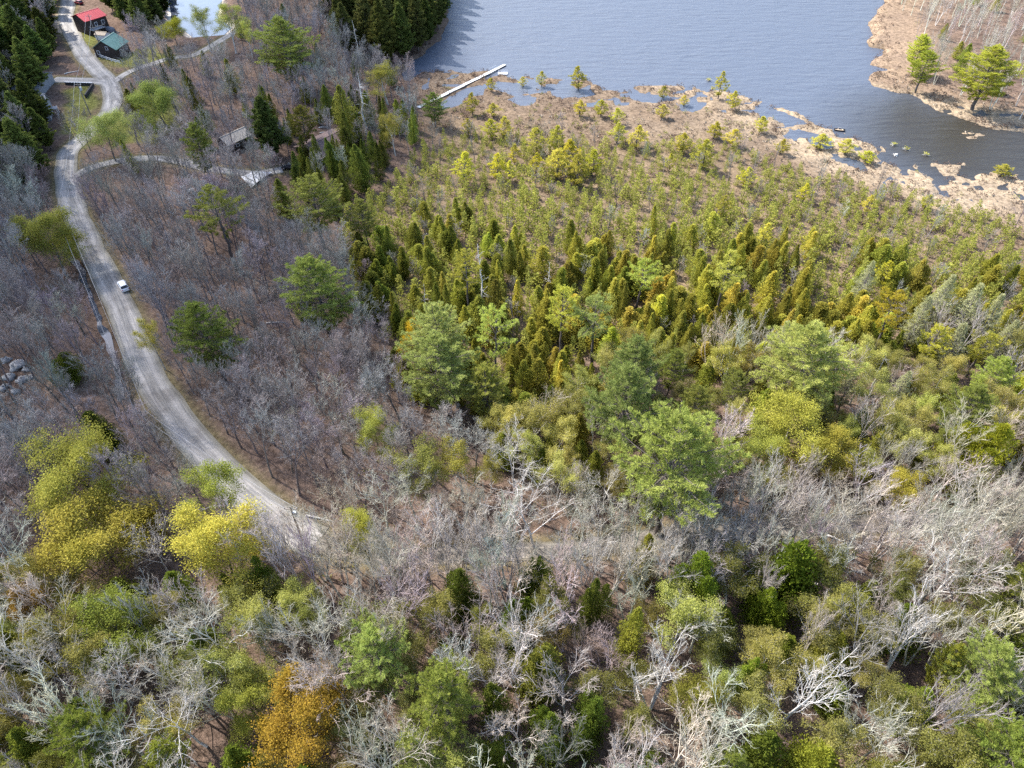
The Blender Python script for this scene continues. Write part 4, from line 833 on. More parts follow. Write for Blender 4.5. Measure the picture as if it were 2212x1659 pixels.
# ---------------------------------------------------------------- houses, cars, boardwalk, poles and small things
def PF(u, v, z): return P(u * .73733, v * .73733, z)
def gz(x, y): return float(hq(x, y))
class MB:
    def __init__(s): s.v = []; s.f = []
    def poly(s, pts, faces):
        o = len(s.v); s.v += [tuple(p) for p in pts]; s.f += [tuple(i + o for i in f) for f in faces]; return s
    def box(s, x0, x1, y0, y1, z0, z1):
        return s.poly([(x0, y0, z0), (x1, y0, z0), (x1, y1, z0), (x0, y1, z0), (x0, y0, z1), (x1, y0, z1), (x1, y1, z1), (x0, y1, z1)], [(0, 3, 2, 1), (4, 5, 6, 7), (0, 1, 5, 4), (1, 2, 6, 5), (2, 3, 7, 6), (3, 0, 4, 7)])
    def bar(s, a, b, w, h=None):
        a = np.array(a, float); b = np.array(b, float); d = unit(b - a); ref = np.array([0, 0, 1.]) if abs(d[2]) < .9 else np.array([1., 0, 0]); u = unit(np.cross(d, ref)) * w / 2; t = unit(np.cross(u, d)) * (h or w) / 2
        return s.poly([a - u - t, a + u - t, a + u + t, a - u + t, b - u - t, b + u - t, b + u + t, b - u + t], [(0, 3, 2, 1), (4, 5, 6, 7), (0, 1, 5, 4), (1, 2, 6, 5), (2, 3, 7, 6), (3, 0, 4, 7)])
    def tube(s, pts, rad, n=8, caps=True):
        pts = np.array(pts, float); d = unit(np.gradient(pts, axis=0)); o = len(s.v)
        for p, t, r in zip(pts, d, rad if hasattr(rad, '__len__') else [rad] * len(pts)):
            ref = np.array([0, 0, 1.]) if abs(t[2]) < .9 else np.array([1., 0, 0]); u = unit(np.cross(t, ref)); w = np.cross(t, u)
            s.v += [tuple(p + (u * math.cos(k * 2 * math.pi / n) + w * math.sin(k * 2 * math.pi / n)) * r) for k in range(n)]
        for i in range(len(pts) - 1): s.f += [(o + i * n + k, o + i * n + (k + 1) % n, o + (i + 1) * n + (k + 1) % n, o + (i + 1) * n + k) for k in range(n)]
        if caps: s.f += [tuple(o + k for k in range(n))[::-1], tuple(o + (len(pts) - 1) * n + k for k in range(n))]
        return s
    def build(s, name, mat, parent=None, smooth=False):
        me = bpy.data.meshes.new(name); me.from_pydata(s.v, [], s.f); me.materials.append(mat); me.update()
        if smooth: me.polygons.foreach_set('use_smooth', np.ones(len(me.polygons), bool))
        return link(name, me, parent)
def thing(name, label, cat, loc, rz=0, group=None):
    o = link(name, None, loc=loc); o.rotation_euler = (0, 0, rz); o.empty_display_size = .5; return tag(o, label, cat, group)
for nm, a, b, sc_, ro in (('red_metal', (.36, .035, .04), (.30, .03, .035), 1.0, .45), ('green_metal', (.10, .19, .155), (.13, .22, .19), 1.0, .5), ('grey_roof', (.17, .18, .20), (.22, .23, .25), 1.5, .7), ('tan_roof', (.42, .37, .31), (.33, .29, .24), 1.5, .8), ('brown_roof', (.13, .09, .085), (.17, .12, .11), 3., .85),
        ('dark_wood', (.035, .026, .022), (.05, .036, .03), 3., .8), ('grey_siding', (.26, .27, .29), (.20, .21, .22), 2., .8), ('white_paint', (.72, .72, .72), (.62, .62, .62), 2., .6), ('window_glass', (.03, .035, .045), (.04, .045, .055), 1., .1), ('weathered_deck', (.27, .28, .29), (.2, .21, .22), 4., .85),
        ('shed_roof', (.34, .28, .21), (.26, .21, .16), 3., .85), ('car_white', (.80, .80, .82), (.78, .78, .80), .5, .25), ('car_black', (.02, .02, .024), (.025, .025, .03), .5, .25), ('car_red', (.16, .012, .02), (.14, .012, .02), .5, .3), ('tyre', (.02, .02, .02), (.03, .03, .03), 5., .9), ('rim', (.3, .3, .31), (.25, .25, .26), 3., .4),
        ('tail_red', (.35, .01, .015), (.3, .01, .012), 1., .3), ('blue_tarp', (.03, .08, .36), (.05, .11, .45), 2., .5), ('grey_tarp', (.16, .17, .19), (.12, .13, .15), 2., .7), ('pole_wood', (.24, .21, .19), (.17, .15, .135), 2., .9), ('galvanised', (.40, .43, .46), (.33, .36, .39), 3., .5), ('wire', (.30, .30, .31), (.26, .26, .27), 1., .6),
        ('dock_planks', (.62, .61, .60), (.50, .49, .48), 2.5, .85), ('dark_timber', (.03, .03, .032), (.045, .04, .04), 2., .9), ('pale_stone', (.36, .35, .34), (.24, .23, .225), 1.2, .9), ('concrete', (.55, .55, .56), (.46, .46, .47), .8, .9), ('stump', (.20, .18, .165), (.12, .11, .10), 3., .9), ('dead_wood', (.52, .50, .47), (.38, .36, .34), 2., .9), ('oar_tan', (.45, .35, .24), (.38, .29, .2), 2., .8), ('red_plastic', (.5, .03, .03), (.42, .03, .03), 1., .5)):
    M[nm] = solid(nm, a, b, sc_, ro)
def house(name, label, cat, c, yaw, L, W, eave, ridge, roof, wall, seam=None, wins=(), over=.45, z=None):
    """gable house: ridge along local y"""
    g = gz(*c) if z is None else z; o = thing(name, label, cat, (c[0], c[1], g), yaw); x, y = W / 2, L / 2
    MB().poly([(-x, -y, -.6), (x, -y, -.6), (x, -y, eave), (0, -y, ridge - .12), (-x, -y, eave), (-x, y, -.6), (x, y, -.6), (x, y, eave), (0, y, ridge - .12), (-x, y, eave)], [(0, 1, 2, 3, 4), (9, 8, 7, 6, 5), (0, 4, 9, 5), (1, 6, 7, 2)]).build('wall', M[wall], o)
    sl_ = (ridge - eave) / x; xo, yo = x + over, y + over; ze = eave - sl_ * over; r = MB()
    for s in (-1, 1):
        p = [(0, -yo, ridge), (s * xo, -yo, ze), (s * xo, yo, ze), (0, yo, ridge)]; q = [(a, b, d + .14) for a, b, d in p]
        r.poly(p + q, [(0, 1, 2, 3), (4, 7, 6, 5), (0, 4, 5, 1), (1, 5, 6, 2), (2, 6, 7, 3)])
    ro = r.build('roof', M[roof], o); MB().bar((0, -yo - .02, ridge + .16), (0, yo + .02, ridge + .16), .34, .08).build('ridge_cap', M[roof], ro)
    if seam:
        n = int(2 * yo / seam)
        sm_ = MB()
        for s in (-1, 1):
            for k in range(n + 1):
                t = -yo + .05 + k * (2 * yo - .1) / n; sm_.bar((s * .15, t, ridge + .155 - sl_ * .15), (s * (xo - .01), t, ze + .155), .07, .07)
        sm_.build('seams', M[roof], ro)
    for side, a, h, w, hh in wins:          # side: 'f' gable at -y, 'r' wall at +x
        if side == 'f': fr = [(a - w / 2, a + w / 2, -y - .06, -y + .02, h, h + hh)]; gl = (a - w / 2 + .13, a + w / 2 - .13, -y - .075, -y - .05, h + .13, h + hh - .13)
        else: fr = [(x - .02, x + .06, a - w / 2, a + w / 2, h, h + hh)]; gl = (x + .05, x + .075, a - w / 2 + .13, a + w / 2 - .13, h + .13, h + hh - .13)
        f = MB().box(*fr[0]).build('window', M['white_paint'], o); MB().box(*gl).build('pane', M['window_glass'], f)
    return o
def yaw_of(a, b): return math.atan2(b[1] - a[1], b[0] - a[0]) - math.pi / 2
mid = lambda a, b: ((a[0] + b[0]) / 2, (a[1] + b[1]) / 2)
# green-roofed house
a, b = PF(298, 129, 8.6), PF(336.5, 103.3, 8.6)
gh_ = house('green_roof_house', 'dark brown house with ribbed green metal roof by the road fork', 'house', mid(a, b), yaw_of(a, b), math.hypot(b[0] - a[0], b[1] - a[1]) - .8, 9.2, 3.6, 6.4, 'green_metal', 'dark_wood', .55, [('f', -3.1, 1.2, 1.2, 1.5), ('f', 1.0, 3.1, 1.1, 1.3), ('r', -1.5, 1.3, 1.3, 1.3), ('r', 2.2, 1.3, 1.3, 1.3)])
# red-roofed house
a, b = PF(227, 49, 9.5), PF(287, 31, 9.5); d = unit(np.array(b) - np.array(a)); nrm = np.array([d[1], -d[0]])
c = np.array(mid(a, b)); rh = house('red_roof_house', 'dark house with plain red metal roof and raised grey deck', 'house', tuple(c), yaw_of(a, b), 9.0, 9.4, 5.6, 7.3, 'red_metal', 'dark_wood', .9, [('r', 2.6, 2.9, 1.3, 1.5), ('r', -.6, 2.9, 1.2, 1.4)])
dk = MB().box(4.75, 7.4, -4.2, 1.4, 2.3, 2.45); dk.build('deck', M['weathered_deck'], rh)
rl = MB()
for t in np.linspace(-4.15, 1.35, 6): rl.box(7.28, 7.38, t - .05, t + .05, 2.45, 3.4)
rl.box(7.27, 7.39, -4.2, 1.4, 3.4, 3.48); rl.box(4.8, 7.3, -4.2, -4.1, 3.4, 3.48); rl.build('railing', M['weathered_deck'], rh)
for t in (-4.0, 1.2): MB().box(7.1, 7.3, t - .1, t + .1, -.8, 2.3).build('deck_post', M['dark_wood'], rh)
# white shed
c = PF(304, 113, 3.0); sh = house('shed', 'small white shed with tan roof between the two coloured roofs', 'shed', c, math.radians(78), 4.6, 3.2, 2.1, 2.8, 'shed_roof', 'white_paint', None, (), .2)
for t in (-.9, 1.2): MB().box(1.6, 1.64, t - .09, t + .09, .05, 2.0).build('door_gap', M['dark_timber'], sh)
MB().box(1.61, 1.66, -.75, 1.05, .05, 1.95).build('door', M['white_paint'], sh)
# grey houses at the left
c = PF(98, 243, 5.5); house('grey_house', 'grey-roofed house among evergreens at the left edge', 'house', c, math.radians(-84), 8.5, 13.0, 3.2, 5.8, 'grey_roof', 'grey_siding', .8, [('r', 0, 1.2, 1.3, 1.2)])
c = PF(41, 240, 3.0); house('grey_shed', 'little grey-roofed outbuilding left of the grey house', 'shed', c, math.radians(-86), 3.6, 5.2, 2.4, 3.2, 'grey_roof', 'grey_siding', .6)
a, b = PF(80, 300, 8.0), PF(134, 292, 8.0); c = np.array(b) - unit(np.array(b) - np.array(a)) * 5.0
gh2 = house('gabled_grey_house', 'weathered grey gabled house hidden by evergreens beside the lawn', 'house', tuple(c), yaw_of(b, a), 10.0, 10.5, 3.6, 6.6, 'grey_roof', 'grey_siding', None, [('f', -1.5, 1.3, 1.2, 1.3), ('f', 1.8, 1.3, 1.2, 1.3)])
MB().box(-1.6, 1.2, -7.2, -5.02, 1.9, 2.05).build('porch_roof', M['grey_roof'], gh2)
for t in (-1.4, 1.0): MB().box(t - .08, t + .08, -7.1, -6.94, -.6, 1.9).build('porch_post', M['white_paint'], gh2)
# cabins in the wood
a, b = PF(662, 418, 5.2), PF(709, 397, 5.2); house('tan_cabin', 'small cabin with pale tan roof half under a dark conifer', 'cabin', mid(a, b), yaw_of(a, b), 8.5, 5.6, 2.9, 4.4, 'tan_roof', 'dark_wood', None, [('r', -1, 1.0, 1.1, 1.0)])
a, b = PF(917, 424, 5.4), PF(975, 396, 5.4); d = unit(np.array(b) - np.array(a)); c = np.array(mid(a, b)) + d * 1.0; house('brown_cabin', 'long low cabin with brown shingle roof among dark cedars', 'cabin', tuple(c), yaw_of(a, b), 15.0, 12.0, 2.6, 4.4, 'brown_roof', 'dark_wood', None, [('r', -3, .9, 1.2, 1.0)])
sheet('parking_pad', FLATROCK, gz(*FLATROCK.mean(0)) + .35, M['concrete'])

def make_car(name, label, c, yaw, paint, group=None):
    o = thing(name, label, 'car', (c[0], c[1], float(hroad(*c)) + .09), yaw, group); L, W = 2.3, .92
    # body: lofted sections along y (front at +y)
    secs = [(-L, .40, .95, .84), (-2.15, .30, 1.05, .90), (-1.2, .28, 1.08, W), (0, .28, 1.06, W), (1.1, .28, 1.02, W), (1.9, .30, .90, .88), (2.2, .36, .78, .80), (L, .44, .66, .68)]
    b = MB(); ring = []
    for y, z0, z1, w in secs: ring.append([(-w * .92, y, z0), (w * .92, y, z0), (w, y, z0 + .25), (w * .97, y, z1 - .06), (w * .86, y, z1), (-w * .86, y, z1), (-w * .97, y, z1 - .06), (-w, y, z0 + .25)])
    pts = [p for r in ring for p in r]; fs = [(i * 8 + k, i * 8 + (k + 1) % 8, (i + 1) * 8 + (k + 1) % 8, (i + 1) * 8 + k) for i in range(len(secs) - 1) for k in range(8)]
    b.poly(pts, [f[::-1] for f in fs] + [tuple(range(8)), tuple(range(len(pts) - 8, len(pts)))[::-1]]).build('body', M[paint], o, True)
    # roof on pillars, glass between
    r0, r1, zr, zb = -1.75, .35, 1.66, 1.04
    MB().poly([(-.70, r0, zr), (.70, r0, zr), (.70, r1, zr - .02), (-.70, r1, zr - .02), (-.62, r0 + .1, zr + .05), (.62, r0 + .1, zr + .05), (.62, r1 - .15, zr + .04), (-.62, r1 - .15, zr + .04)], [(0, 3, 2, 1), (4, 5, 6, 7), (0, 1, 5, 4), (1, 2, 6, 5), (2, 3, 7, 6), (3, 0, 4, 7)]).build('roof', M[paint], o, False)
    MB().poly([(-.70, r1, zr - .03), (.70, r1, zr - .03), (.80, 1.05, zb), (-.80, 1.05, zb)], [(0, 1, 2, 3)]).build('windscreen', M['window_glass'], o)
    MB().poly([(-.70, r0, zr - .02), (.70, r0, zr - .02), (.78, -2.1, zb), (-.78, -2.1, zb)], [(3, 2, 1, 0)]).build('rear_window', M['window_glass'], o)
    for s in (-1, 1):
        MB().poly([(s * .70, r0, zr - .02), (s * .70, r1, zr - .03), (s * .80, 1.05, zb), (s * .80, -2.1, zb)], [(0, 1, 2, 3) if s > 0 else (3, 2, 1, 0)]).build('side_window', M['window_glass'], o)
        for y in (-1.45, -.55, .38): MB().bar((s * .805, y * 1.05, zb - .02), (s * .71, y, zr - .01), .09).build('pillar', M[paint], o)
        MB().box(s * .72 - .16, s * .72 + .16, -2.33, -2.26, .78, .96).build('tail_light', M['tail_red'], o)
        MB().box(s * .58 - .14, s * .58 + .14, 2.2, 2.3, .60, .72).build('headlight', M['white_paint'], o)
        MB().bar((s * .9, .8, 1.0), (s * 1.05, .78, 1.04), .12, .12).build('mirror', M[paint], o)
        for y in (-1.42, 1.42):
            w = MB().tube([(s * .74, y, .33), (s * .95, y, .33)], .34, 16).build('wheel', M['tyre'], o); MB().tube([(s * .93, y, .33), (s * .96, y, .33)], .2, 10).build('rim', M['rim'], w)
    MB().box(-.8, .8, -2.36, -2.24, .38, .62).build('bumper', M[paint], o)
    return o
c = PF(365, 846, 2.6); f, r_ = PF(358, 824, 3.2), PF(376, 856, 2.6)
make_car('parked_car', 'white suv driving on the grey gravel road', c, yaw_of(r_, f), 'car_white')
c = PF(846, 486, 2.6); make_car('parked_car', 'black car under the trees left of the swamp cedars', c, math.radians(80), 'car_black')
c = PF(232, 12, 3.0); make_car('parked_car', 'dark red car at the top edge behind the red roof', c, math.radians(60), 'car_red')
# covered boat and trailer
def hump(name, label, cat, c, yaw, l, w, h, mat):
    m = MB(); o = thing(name, label, cat, (c[0], c[1], gz(*c)), yaw); n = 9
    for i in range(n):
        t = i / (n - 1) * 2 - 1; k = math.sqrt(max(.02, 1 - abs(t) ** 2.6)); 
        m.v += [(math.cos(a) * w / 2 * k, t * l / 2, max(-.05, math.sin(a) * h * (.6 + .4 * k) + (.06 if (i + int(a * 3)) % 2 else 0))) for a in np.linspace(0, math.pi, 9)]
    for i in range(n - 1): m.f += [(i * 9 + k, i * 9 + k + 1, (i + 1) * 9 + k + 1, (i + 1) * 9 + k) for k in range(8)]
    m.build('cover', M[mat], o, True); return o
bo = hump('covered_boat', 'blue tarpaulin-covered boat beside the white shed', 'boat', PF(288, 108, 2.6), math.radians(30), 4.4, 2.4, 1.3, 'blue_tarp')
MB().bar((0, -2.0, .15), (0, -2.9, .1), .12).build('hitch', M['galvanised'], bo)
for t in (-.5, .6): MB().box(-.35, .25, t - .3, t + .25, 1.27, 1.4).build('patch', M['white_paint'], bo)
tr_ = hump('covered_trailer', 'dark grey covered trailer right of the white shed', 'trailer', PF(325, 94, 2.6), math.radians(75), 5.0, 2.6, 1.9, 'grey_tarp')
for s in (-1, 1): MB().tube([(s * 1.2, .2, .32), (s * 1.42, .2, .32)], .32, 12).build('wheel', M['tyre'], tr_)
# white rail fence by the green-roofed house
o = None
pts = [PF(285, 173, 2.2), PF(303, 179, 2.2), PF(330, 189, 2.2), PF(356, 196, 2.2)]; p0 = np.array(pts[0]); zf = gz(*p0)
o = thing('rail_fence', 'white two-rail fence on the grass before the green-roofed house', 'fence', (p0[0], p0[1], zf))
dense = []
for i in range(3):
    for t in np.linspace(0, 1, 3)[: (3 if i == 2 else 2)]: q = np.array(pts[i]) * (1 - t) + np.array(pts[i + 1]) * t - p0; dense.append((q[0], q[1], gz(*(q + p0)) - zf))
for q in dense: MB().box(q[0] - .08, q[0] + .08, q[1] - .08, q[1] + .08, q[2] - .2, q[2] + 1.25).build('post', M['white_paint'], o)
for i in range(len(dense) - 1):
    for hgt in (.55, 1.1): MB().bar(np.array(dense[i]) + [0, 0, hgt], np.array(dense[i + 1]) + [0, 0, hgt], .08, .2).build('rail', M['white_paint'], o)
# timber retaining wall below the driveway
pts = [PF(197.5, 259, 2.0), PF(279, 261.5, 2.0), PF(256, 296, 2.0)]; p0 = np.array(pts[0]); zf = gz(*p0)
o = thing('retaining_wall', 'dark timber retaining wall with pale cap below the driveway', 'wall', (p0[0], p0[1], zf))
for i in range(2):
    A, B_ = np.array(pts[i]) - p0, np.array(pts[i + 1]) - p0; n = 6
    for k in range(n):
        q0 = A + (B_ - A) * (k / n); q1 = A + (B_ - A) * ((k + .94) / n); MB().bar((*q0, .3), (*q1, .3), .5, 1.4).build('timber', M['dark_timber'], o)
        if i == 0: MB().bar((*q0, 1.06), (*q1, 1.06), .34, .12).build('cap', M['white_paint'], o)
# red and white post by the road
c = PF(226, 383, 2.0); o = thing('marker_post', 'small red and white post beside the road near the pale green tree', 'post', (c[0], c[1], gz(*c))); MB().tube([(0, 0, -.2), (0, 0, .7)], .16, 8).build('lower_band', M['red_plastic'], o); MB().tube([(0, 0, .7), (0, 0, 1.3)], .2, 8).build('upper_band', M['white_paint'], o)
# boardwalk over the bog
A, B_, E_ = np.array(PF(1224.8, 315.5, .5)), np.array(PF(1436, 211.5, .5)), np.array(PF(1479, 189, .4)); d = unit(B_ - A); L = float(np.hypot(*(B_ - A)))
o = thing('boardwalk', 'long pale grey plank boardwalk crossing the bog to the lake', 'boardwalk', (A[0], A[1], .45), yaw_of(A, B_)); n = 13; s = L / n
for k in range(n):
    m = MB(); off = .07 * math.sin(k * 2.1)
    for j in range(14): m.box(-.75 + off, .75 + off, k * s + j * s / 14 + .012, k * s + (j + 1) * s / 14 - .012, .12, .18)
    m.build('deck_section', M['dock_planks'], o); MB().box(-.5, .5, k * s + .1, k * s + s - .1, -.02, .12).build('joist', M['dark_timber'], o)
    for sd in (-1, 1): MB().box(sd * .6 - .06, sd * .6 + .06, k * s - .06, k * s + .06, -1.6, .118).build('post', M['dark_timber'], o)
d2 = yaw_of(B_, E_); L2 = float(np.hypot(*(E_ - B_)))
o = thing('jetty', 'metal-railed gangway and narrow jetty at the lake end of the boardwalk', 'jetty', (B_[0], B_[1], .40), d2)
m = MB()
for j in range(12): m.box(-.7, .7, .1 + j * .38, .1 + j * .38 + .33, .12, .18)
m.build('gangway', M['dock_planks'], o); m = MB()
for j in range(16): m.box(-.6, .6, 4.8 + j * (L2 - 4.8) / 16, 4.8 + (j + .9) * (L2 - 4.8) / 16, -.02, .06)
m.build('jetty_deck', M['dock_planks'], o)
for sd in (-1, 1):
    MB().bar((sd * .72, .1, 1.1), (sd * .72, 4.6, 1.1), .07).build('handrail', M['galvanised'], o)
    for y in (.15, 1.6, 3.1, 4.55): MB().bar((sd * .72, y, .15), (sd * .72, y, 1.1), .06).build('baluster', M['galvanised'], o)
    MB().tube([(sd * .5, 4.8, -.22), (sd * .5, L2, -.22)], .2, 8).build('float', M['dark_timber'], o)
c = PF(1473, 215, .3); o = thing('swim_raft', 'white floating swim platform beside the jetty', 'raft', (c[0], c[1], .05), .0)
m = MB()
for j in range(8): m.box(-1.8, 1.8, -1.1 + j * .275, -1.1 + j * .275 + .24, .3, .36)
m.build('deck', M['white_paint'], o)
for x in (-1.2, 0, 1.2): MB().tube([(x, -1.1, .08), (x, 1.1, .08)], .22, 8).build('float', M['grey_tarp'], o)
MB().bar((-1.75, 1.05, .36), (-1.75, 1.05, 1.1), .07).build('rail_post', M['white_paint'], o); MB().bar((1.75, 1.05, .36), (1.75, 1.05, 1.1), .07).build('rail_post', M['white_paint'], o); MB().bar((-1.75, 1.05, 1.07), (1.75, 1.05, 1.07), .07).build('rail', M['white_paint'], o)
# rowing boat at the bog's edge
c = PF(2460, 381, .2); o = thing('rowing_boat', 'small dark flat-bottomed boat moored at the tan bog edge', 'boat', (c[0], c[1], .05), math.radians(78)); m = MB()
ring = [(-1.75, .45), (-1.5, .66), (0, .72), (1.3, .66), (1.75, .5)]
for y, w in ring: m.v += [(-w * .8, y, 0), (w * .8, y, 0), (w, y, .42), (w - .1, y, .42), (w * .72, y, .1), (-w * .72, y, .1), (-w + .1, y, .42), (-w, y, .42)]
for i in range(4): m.f += [(i * 8 + k, i * 8 + (k + 1) % 8, (i + 1) * 8 + (k + 1) % 8, (i + 1) * 8 + k)[::-1] for k in range(8)]
m.f += [tuple(range(8)), tuple(range(32, 40))[::-1]]; m.build('hull', M['car_black'], o)
for y in (-.9, .5): MB().box(-.6, .6, y - .16, y + .16, .3, .34).build('thwart', M['oar_tan'], o)
MB().box(-.46, .46, -1.4, 1.4, .12, .15).build('floor_boards', M['oar_tan'], o); MB().bar((.8, -.6, .5), (1.5, .5, .4), .05).build('oar', M['dead_wood'], o)
# stumps standing in the water
rng = np.random.default_rng(9)
for u, v, lab, moss in ((2620, 424, 'stump with a green mossy cap, leftmost in the inlet', 1), (2655, 437, 'grey rootball stump with a yellow tuft in the inlet', 1), (2713, 453, 'stump with a bright green shrub, rightmost in the inlet', 1), (2625, 454, 'bare grey stump closest to the bog in the inlet', 0), (2076, 235, 'dark stump with a sprig standing in the open lake', 1)):
    c = PF(u, v, .2); o = thing('stump', lab, 'stump', (c[0], c[1], 0), rng.uniform(0, 6), 'stumps in the water'); m = MB(); n = 10
    for z, r in ((-.6, .8), (0, .62), (.3, .5), (.55, .42)): m.v += [(math.cos(k * .628) * r * rng.uniform(.75, 1.3), math.sin(k * .628) * r * rng.uniform(.75, 1.3), z * rng.uniform(.9, 1.1)) for k in range(n)]
    for i in range(3): m.f += [(i * n + k, i * n + (k + 1) % n, (i + 1) * n + (k + 1) % n, (i + 1) * n + k) for k in range(n)]
    m.f += [tuple(range(30, 40))]; m.build('wood', M['stump'] if moss else M['dead_wood'], o)
    for k in range(5): a = rng.uniform(0, 6.28); MB().bar((math.cos(a) * .4, math.sin(a) * .4, .2), (math.cos(a) * 1.3, math.sin(a) * 1.3, rng.uniform(0, .4)), .09).build('root', M['dead_wood'], o)
    if moss: q = rng.normal(size=(70, 3)) * [.42, .42, .16] + [0, 0, .68]; vt = leaves(q, .16, rng); link('tuft', mesh_from('tuft', vt[0], vt[1], [M['youngpine']]), o)
# boulders at the left edge
for k, (u, v, r) in enumerate(((12, 778, 1.1), (36, 792, 1.5), (58, 800, .9), (20, 815, 1.3), (48, 822, 1.1), (8, 838, 1.0), (66, 818, .7), (36, 846, .8))):
    x, y = P(u, v, 2.8); vv = np.array(SV) * (1 + .28 * rng.normal(size=(len(SV), 1))) * [r, r * rng.uniform(.7, 1.1), r * .6]
    tag(link('boulder', mesh_from('boulder', vv, SF, [M['pale_stone']]), loc=(x, y, gz(x, y) + .15)), 'pale grey boulder in the rock pile at the left edge', 'boulder', 'boulders at the left edge')
# fallen logs
for u0, v0, u1, v1, lab in ((573, 691, 614, 686, 'pale fallen log beside the tall dense pine'), (141, 165, 171, 156, 'white driftwood log above the driveway'), (688, 274, 707, 270, 'short pale log beside the brown cabin'), (690, 284, 706, 281, 'second short pale log beside the brown cabin'), (1310, 1171, 1368, 1166, 'thin pale log lying along the road edge'), (1784, 1158, 1820, 1172, 'pale fallen log above the broad deep green cedar'),
        (660, 1112, 720, 1122, 'grey log on the leaf litter inside the road bend'), (1095, 1640, 1145, 1628, 'pale fallen branch at the bottom edge')):
    a, b = np.array(P(u0, v0, 2.5)), np.array(P(u1, v1, 2.5)); p = [np.array([*(a * (1 - t) + b * t), 0]) for t in np.linspace(0, 1, 6)]
    p = [np.array([q[0], q[1], gz(q[0], q[1]) + .16 + .12 * math.sin(i)]) for i, q in enumerate(p)]; p0 = p[0].copy()
    m = MB().tube([q - p0 for q in p], [.2, .19, .17, .15, .13, .09], 7); o = m.build('fallen_log', M['dead_wood'], None, True); o.location = p0; tag(o, lab, 'log', 'fallen logs')
# bushes of the garden
for u, v, w, h, mat, lab in ((192, 72, 4.2, 2.2, 'youngpine', 'golden yellow flowering bush by the blue covered boat'), (262, 128, 5.5, 2.4, 'under', 'grey twiggy hedge before the green-roofed house'), (305, 125, 4.5, 2.8, 'undergreen', 'olive garden shrub right of the rail fence')):
    x, y = P(u, v, 2.5); k = 260; rr = np.sqrt(rng.random(k)) * w / 2; a = rng.uniform(0, 6.28, k); q = np.stack([np.cos(a) * rr, np.sin(a) * rr, (1 - (rr / w * 2) ** 2) * h * rng.uniform(.5, 1.05, k) + .2], 1); o = thing('garden_bush', lab, 'bush', (x, y, gz(x, y)))
    b0 = rng.normal(size=(30, 3)) * [.2, .2, 0]; e0 = q[rng.integers(0, k, 30)]; vt = spikes(b0, e0, np.full(30, .05)); link('stems', mesh_from('stems', vt[0], vt[1], [M['under']]), o)
    vt = leaves(np.repeat(q, 3, 0) + rng.normal(size=(k * 3, 3)) * .2, .17, rng) if mat != 'under' else spikes(np.repeat(q * [.6, .6, .5], 3, 0), np.repeat(q, 3, 0) + rng.normal(size=(k * 3, 3)) * .3, np.full(k * 3, .025)); link('foliage', mesh_from('foliage', vt[0], vt[1], [M[mat]]), o)
# power poles and wires
tops = []
for u, v, lab, tf in ((190, 31, 'wooden utility pole before the red roof', 0), (166, 178, 'utility pole with transformer beside the driveway', 1), (128, 459, 'utility pole left of the road above the ditch', 0), (300, 884, 'utility pole hidden in bare trees left of the road', 0), (626, 1094, 'utility pole with grey transformer inside the road bend', 1)):
    hh = 11.0; g = 2.5
    for _ in range(3): x, y = P(u, v, g + hh); g = gz(x, y)
    o = thing('utility_pole', lab, 'utility pole', (x, y, g), 0, 'utility poles along the road'); tops.append(np.array([x, y, g + hh]))
    MB().tube([(0, 0, -.5), (0, 0, 5), (0, 0, hh)], [.19, .16, .12], 8).build('pole', M['pole_wood'], o); MB().box(-1.1, 1.1, -.07, .07, hh - .75, hh - .6).build('crossarm', M['pole_wood'], o)
    for s_ in (-1, 0, 1): MB().tube([(s_ * 1.0, 0, hh - .6), (s_ * 1.0, 0, hh - .35)], .07, 6).build('insulator', M['galvanised'], o)
    if tf: MB().tube([(.42, 0, hh - 2.6), (.42, 0, hh - 1.5)], .34, 12).build('transformer', M['galvanised'], o)
for i in range(len(tops) - 1):
    for s_ in (-1, 1):
        a, b = tops[i] + [s_, 0, -.35], tops[i + 1] + [s_, 0, -.35]; p = [a * (1 - t) + b * t - np.array([0, 0, 1.6 * 4 * t * (1 - t)]) for t in np.linspace(0, 1, 15)]; p0 = p[0]
        o = MB().tube([q - p0 for q in p], .035, 4).build('overhead_wire', M['wire']); o.location = p0
        tag(o, 'thin overhead wire between the ' + ('first and second', 'second and third', 'third and fourth', 'fourth and fifth')[i] + ' utility pole from the red roof', 'wire', 'overhead wires along the road')
scene.cycles.use_denoising = False; scene.cycles.sample_clamp_direct = 0.7
scene.cycles.sample_clamp_indirect = 0.5; scene.cycles.caustics_reflective = False; scene.cycles.caustics_refractive = False

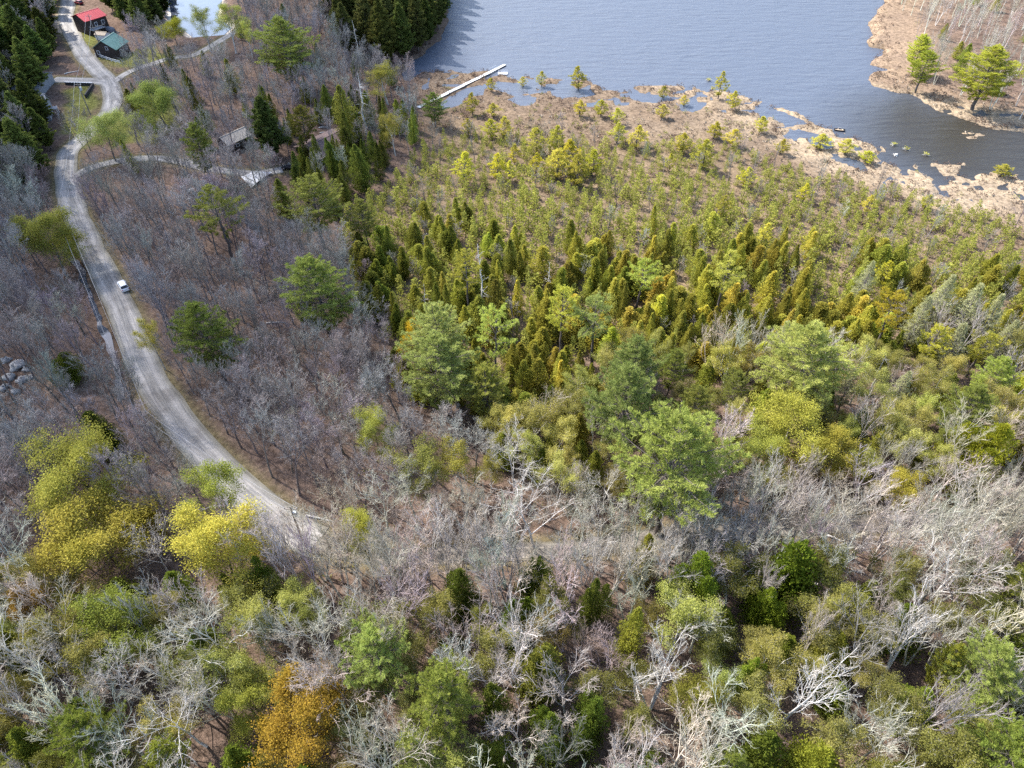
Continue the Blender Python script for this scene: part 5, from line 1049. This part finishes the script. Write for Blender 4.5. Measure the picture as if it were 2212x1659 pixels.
# ---------------------------------------------------------------- say which one: each tree of a wood named by the landmark it stands beside
import re
CUT = re.compile(r" (beside|with|at|in|left|right|above|below|among|amid|hiding|covering|standing|touching|behind|before|between|near|alone|under|on|over|overhanging|leaning|of|half|partly|just|driving|crossing|along)\b.*| ?,.*")
marks = {}
for o in list(C.objects):
    if o.parent is None and o.get('label') and o.name.split('.')[0] in ('white_pine', 'open_pine', 'budding_tree', 'bare_tree', 'cedar_tree', 'dead_tree', 'parked_car', 'green_roof_house', 'red_roof_house', 'grey_house', 'tan_cabin', 'brown_cabin', 'boardwalk', 'utility_pole', 'retaining_wall', 'rail_fence', 'swim_raft', 'rowing_boat'):
        marks.setdefault(CUT.sub('', o['label']), []).append(o)
marks = [(k, v[0].location) for k, v in marks.items() if len(v) == 1 and len(k.split()) >= 2]
MU = np.array([proj(*p) for _, p in marks]); MXY = np.array([(p[0], p[1]) for _, p in marks])
NOUN = {'swamp_cedar': 'small olive cedar', 'swamp_sapling': 'thin pale stem', 'leafless_tree': 'grey leafless tree', 'leafless_tree_mid': 'mauve-grey leafless tree', 'leafless_tree_top': 'grey leafless tree', 'leafless_tree_back': 'brownish leafless tree', 'pale_birch': 'pale leafless birch', 'silver_birch': 'silvery leafless tree', 'leafing_tree': 'yellow-green leafing tree', 'greening_tree': 'thinly greening tree',
    'understory_cedar': 'half-hidden cedar', 'slope_cedar': 'olive cedar', 'wood_cedar': 'olive cedar', 'margin_cedar': 'dark pointed cedar', 'track_birch': 'pale leaning tree', 'verge_birch': 'pale verge tree', 'shore_birch': 'pale leafless trunk', 'dark_conifer': 'tall dark evergreen', 'shore_conifer': 'dark evergreen', 'house_conifer': 'dark evergreen', 'bog_pine': 'bright bog pine', 'wood_pine': 'light green pine', 'slope_pine': 'light green pine', 'tamarack_tree': 'wispy pale tamarack'}
bag = {}
for o in list(C.objects):
    n = o.name.split('.')[0]
    if o.parent is None and n in NOUN and not (n == 'bog_pine' and not o['label'].startswith('small bright')):
        d = np.hypot(MXY[:, 0] - o.location.x, MXY[:, 1] - o.location.y); i = int(np.argmin(d))
        if d[i] > 45: continue
        u, v = proj(*o.location); du, dv = u - MU[i][0], v - MU[i][1]
        rel = ('left of' if du < 0 else 'right of') if abs(du) > abs(dv) else ('behind' if dv < 0 else 'in front of')
        bag.setdefault((NOUN[n], rel, i), []).append((float(d[i]), o))
for (noun, rel, i), lst in bag.items():
    lst.sort(key=lambda t: t[0]); k = len(lst)
    for j, (_, o) in enumerate(lst):
        if k == 1: o['label'] = f'{noun} {rel} the {marks[i][0]}'
        elif j < 4: o['label'] = f'{("nearest", "second nearest", "third nearest", "fourth nearest")[j]} {noun} {rel} the {marks[i][0]}'
        else: o['label'] = f'{noun} farther {rel if rel not in ("behind",) else "back behind"} the {marks[i][0]}'
